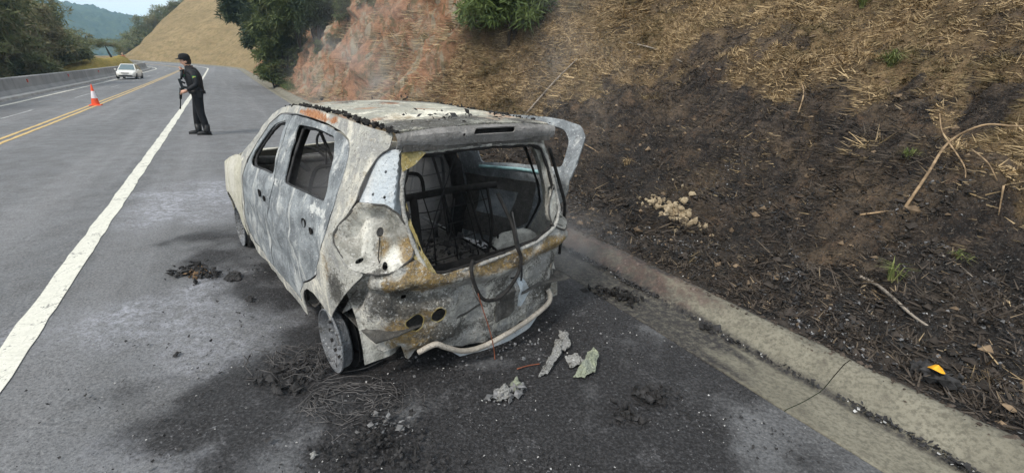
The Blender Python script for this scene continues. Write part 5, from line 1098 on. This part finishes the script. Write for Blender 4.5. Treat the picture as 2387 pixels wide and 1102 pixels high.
heap('charred_heap', [(800, 1060), (880, 1040), (950, 1090)], 330, .014, .11, MC['flake'], 'black crumbs at the bottom of the view'); heap('charred_heap', [(860, 990), (905, 1010), (930, 985)], 60, .012, .06, M_GREYF, 'grey crumbs behind the rear wheel')
heap('charred_heap', [(1490, 925), (1560, 935)], 60, .026, .05, MC['flake'], 'black lump right of the light fragments'); heap('charred_heap', [(1440, 965), (1490, 985)], 40, .024, .04, MC['flake'], 'black lump nearer the camera')
heap('charred_heap', [(1390, 680), (1440, 690), (1475, 705)], 160, .024, .05, MC['black'], 'black heap by the right rear wheel'); heap('charred_heap', [(1640, 760), (1660, 775)], 20, .03, .02, MC['flake'], 'dark flakes at the kerb foot')
heap('charred_heap', [(1000, 850), (1200, 830), (1330, 760)], 200, .008, .14, M_GREYF, 'grey grit under the tail'); heap('charred_heap', [(1150, 930), (1215, 915)], 60, .022, .03, M_GREYF, 'grey ashy chunks behind the tail')
def shard(name, pts, z, mat, label, thick=.0025, cat='fragment', lift=.012):
    P = [gpt(*q[:2])+np.array([0, 0, lift+(q[2] if len(q) > 2 else 0)]) for q in pts]; c = np.mean(P, 0); c[2] = 0; P = [c+(p-c)*np.array([.82, .82, .75]) for p in P]
    r = [Vector(p-c) for p in P]; mb = MB(); n = len(r); m = sum(r, Vector())/n+Vector((0, 0, z)); mb.add([m]+r, [(0, i+1, (i+1) % n+1) for i in range(n)])
    o = mb.build(name, mat, None, False); o.location = c; o.modifiers.new('t', 'SOLIDIFY').thickness = thick; s = o.modifiers.new('s', 'SUBSURF'); s.subdivision_type = 'SIMPLE'; s.levels = 3; s.render_levels = 3
    tx = bpy.data.textures.get('crumple') or bpy.data.textures.new('crumple', 'CLOUDS'); tx.noise_scale = .03; d = o.modifiers.new('d', 'DISPLACE'); d.texture = tx; d.strength = .05; d.mid_level = .5; return tag(o, label, cat)
M_ALU = m_burnt('melted_aluminium', (.26, .26, .26), (.40, .40, .385), (.52, .52, .50), ash=.3, ochre=.05, soot=.8); M_ALUG = m_burnt('greenish_melt', (.20, .22, .19), (.34, .37, .26), (.40, .42, .34), ash=.3, ochre=.15, soot=.62)
shard('melted_strip', [(1298, 790, .02), (1315, 800, .05), (1308, 835, .05), (1272, 885, .01), (1250, 888), (1285, 835, .03)], .02, M_ALU, 'pale melted strip lying behind the bumper pipe')
shard('melted_strip', [(1300, 775, .03), (1325, 785, .04), (1330, 825, .03), (1305, 830, .02)], .03, M_ALU, 'crumpled ashy plate at the top of the pale strip')
shard('melted_fragment', [(1330, 885), (1360, 850, .05), (1385, 822, .07), (1398, 840, .06), (1388, 880, .03), (1355, 888)], .05, M_ALUG, 'greenish melted fragment farthest right behind the tail')
shard('melted_fragment', [(1310, 835), (1345, 830, .03), (1365, 850, .02), (1330, 865)], .02, M_ALU, 'flat ashy scrap between strip and greenish fragment')
shard('melted_fragment', [(1155, 940), (1150, 920, .02), (1180, 905, .04), (1195, 920, .03), (1180, 940, .01)], .03, M_ALU, 'rough pale chunk left in the grey pile')
shard('melted_fragment', [(1185, 905, .02), (1205, 890, .04), (1218, 910, .03), (1200, 922, .01)], .03, M_ALUG, 'grey green chunk right in the grey pile')
shard('charred_sheet', [(515, 655), (535, 640, .03), (568, 640, .03), (565, 655), (540, 660)], .02, MC['flake'], 'curled black sheet scrap left of the car doors')
shard('charred_sheet', [(570, 702), (580, 694, .02), (593, 698, .02), (590, 708)], .02, MC['flake'], 'small black scrap near the rear door sill')
shard('charred_sheet', [(403, 832), (415, 823, .01), (424, 826, .01), (412, 834)], .01, MC['flake'], 'tiny black scrap on the grey asphalt')
shard('charred_sheet', [(728, 1072), (722, 1062), (735, 1058, .02), (742, 1068, .01)], .01, M_ALU, 'whitish scrap at the bottom edge')
# wire strands from burnt tyres
M_STRAND = plain('tyre_cord_wire', (.09, .085, .085), .7, .5, 20)
def strands(name, c, rx, ry, n, seed, label, h=.05):
    g = np.random.default_rng(seed); P0 = gpt(*c); mb = MB(); a0 = .4
    for i in range(n):
        rr_ = .55+.5*g.random(); st = g.uniform(0, 6.3); ln = g.uniform(1.2, 5); k = 14; ox, oy = g.normal(0, .05, 2)
        mb.tube([(ox+rx*rr_*cos(st+ln*j/k)+.02*g.normal(), oy+ry*rr_*sin(st+ln*j/k)+.02*g.normal(), .01+h*abs(sin(j*.5+i))*g.random()) for j in range(k+1)], .0016+.001*g.random(), 4, False)
    o = mb.build(name, M_STRAND, None); o.location = tuple(P0); return tag(o, label, 'wire', kind='stuff')
strands('wire_strands', (700, 860), .20, .13, 18, 1, 'tangle of tyre cord wire beside the rear rim', .10); strands('wire_strands', (830, 945), .24, .15, 22, 2, 'flat coil of tyre cord wire behind the rear wheel', .03)
MB().tube(bezsmooth([tuple(gpt(800, 870)+np.array([0, 0, .01])), tuple(gpt(850, 868)+np.array([0, 0, .03])), tuple(gpt(893, 845)+np.array([0, 0, .02]))], 6), .003, 5).build('bent_wire', M_STRAND)
tag(bpy.data.objects['bent_wire'], 'single bent wire below the left tail corner', 'wire')
MB().tube(bezsmooth([tuple(gpt(1205, 862)+np.array([0, 0, .008])), tuple(gpt(1230, 855)+np.array([0, 0, .01])), tuple(gpt(1258, 850)+np.array([0, 0, .008]))], 4), .004, 5).build('rusty_wire', MC['red']); tag(bpy.data.objects['rusty_wire'], 'short rusty wire on the ash left of the pale strip', 'wire')
# orange bag scrap in melted black lump by the kerb
q = on_slope(2185, 890); r = crumbs('melted_lump', [tuple(q+np.array([-.05, .07, .02])), tuple(q+np.array([.06, -.04, .02]))], 60, .032, .035, MC['flake'], None, .6); tag(r, 'melted black lump on the kerb edge', 'debris', kind='stuff')
o = MB().add([(0, 0, .05), (.045, 0, .015), (.02, .035, .03), (-.03, .03, .015), (-.04, -.01, .03), (-.005, -.04, .02), (.03, -.03, .01)], [(0, i+1, (i+1) % 6+1) for i in range(6)]).build('orange_scrap', plain('orange_plastic', (.75, .36, .02), .5, .2, 20), None, False); o.location = tuple(q+np.array([-.01, .02, .05])); tag(o, 'bright orange plastic scrap on the melted black lump', 'scrap')
# ================================================================ smoke and haze
def smoke(name, c, d, dens, scale, lo, hi, label, col=(.90, .90, .92), rz=0., thr=None):
    """a rounded closed volume of drifting smoke"""
    bm = bmesh.new(); bmesh.ops.create_icosphere(bm, subdivisions=3, radius=1)
    me = bpy.data.meshes.new(name); bm.to_mesh(me); bm.free(); o = link(name, me); o.location = c; o.scale = d; o.rotation_euler = (0, 0, rz)
    m = bpy.data.materials.new(name+'_air'); m.use_nodes = True; t = m.node_tree; t.nodes.clear(); out = t.nodes.new('ShaderNodeOutputMaterial'); v = t.nodes.new('ShaderNodeVolumePrincipled')
    v.inputs['Color'].default_value = (*col, 1); v.inputs['Anisotropy'].default_value = .2
    tc = t.nodes.new('ShaderNodeTexCoord'); no = t.nodes.new('ShaderNodeTexNoise'); no.inputs['Scale'].default_value = scale; no.inputs['Detail'].default_value = 4; no.inputs['Distortion'].default_value = .8
    mp = t.nodes.new('ShaderNodeMapping'); mp.inputs['Scale'].default_value = tuple(d); mp.inputs['Location'].default_value = (c[0]*3, c[1]*2, 0); t.links.new(tc.outputs['Object'], mp.inputs[0]); t.links.new(mp.outputs[0], no.inputs['Vector'])
    ln = t.nodes.new('ShaderNodeVectorMath'); ln.operation = 'LENGTH'; t.links.new(tc.outputs['Object'], ln.inputs[0])
    a = t.nodes.new('ShaderNodeMapRange'); a.interpolation_type = 'SMOOTHSTEP'; a.inputs[1].default_value = .15; a.inputs[2].default_value = 1; a.inputs[3].default_value = 1; a.inputs[4].default_value = 0; t.links.new(ln.outputs['Value'], a.inputs[0])
    b = t.nodes.new('ShaderNodeMapRange'); b.interpolation_type = 'SMOOTHSTEP'; b.inputs[1].default_value = lo; b.inputs[2].default_value = hi; b.inputs[3].default_value = 0; b.inputs[4].default_value = dens; t.links.new(no.outputs[0], b.inputs[0])
    mu = t.nodes.new('ShaderNodeMath'); mu.operation = 'MULTIPLY'; t.links.new(a.outputs[0], mu.inputs[0]); t.links.new(b.outputs[0], mu.inputs[1]); t.links.new(mu.outputs[0], v.inputs['Density'])
    t.links.new(v.outputs[0], out.inputs['Volume']); me.materials.append(m)
    return tag(o, label, 'smoke', kind='stuff')
def carpt(x, y, z):
    c, s = cos(CYAW), sin(CYAW); return (c*x-s*y+CARP[0], s*x+c*y+CARP[1], z)
smoke('smoke', carpt(.35, 2.5, 1.45), (.7, .7, .8), 1.3, 2.2, .42, .75, 'thin grey smoke rising off the front of the burnt car')
smoke('smoke', carpt(1.5, 3.6, 2.2), (1.3, 1.3, 1.5), .2, 1.3, .40, .75, 'faint smoke drifting against the red cutting')
smoke('smoke', carpt(-.05, .95, .80), (.62, 1.05, .62), 3.4, 2.5, .25, .72, 'grey smoke filling the burnt cabin', (.6, .6, .62))
smoke('smoke', carpt(1.35, .1, .35), (.6, .8, .4), .6, 3.0, .35, .7, 'low smoke between the car and the kerb')
smoke('smoke', carpt(2.6, 1.6, 1.7), (1.0, 1.0, 1.3), .25, 1.6, .40, .75, 'faint smoke wisp over the bank')
def haze():
    x0, x1, y0, y1, z0, z1 = -1300, 1300, -300, 1500, -11, 112
    o = MB().box(((x0+x1)/2, (y0+y1)/2, (z0+z1)/2), (x1-x0, y1-y0, z1-z0)).build('haze', None, None, False)
    m = bpy.data.materials.new('haze_air'); m.use_nodes = True; t = m.node_tree; t.nodes.clear(); out = t.nodes.new('ShaderNodeOutputMaterial'); v = t.nodes.new('ShaderNodeVolumePrincipled')
    v.inputs['Color'].default_value = (.50, .76, 1.0, 1); v.inputs['Density'].default_value = .0005; v.inputs['Anisotropy'].default_value = -.3; t.links.new(v.outputs[0], out.inputs['Volume']); o.data.materials.append(m)
    return tag(o, 'blue distance haze', 'haze', kind='stuff')
haze()
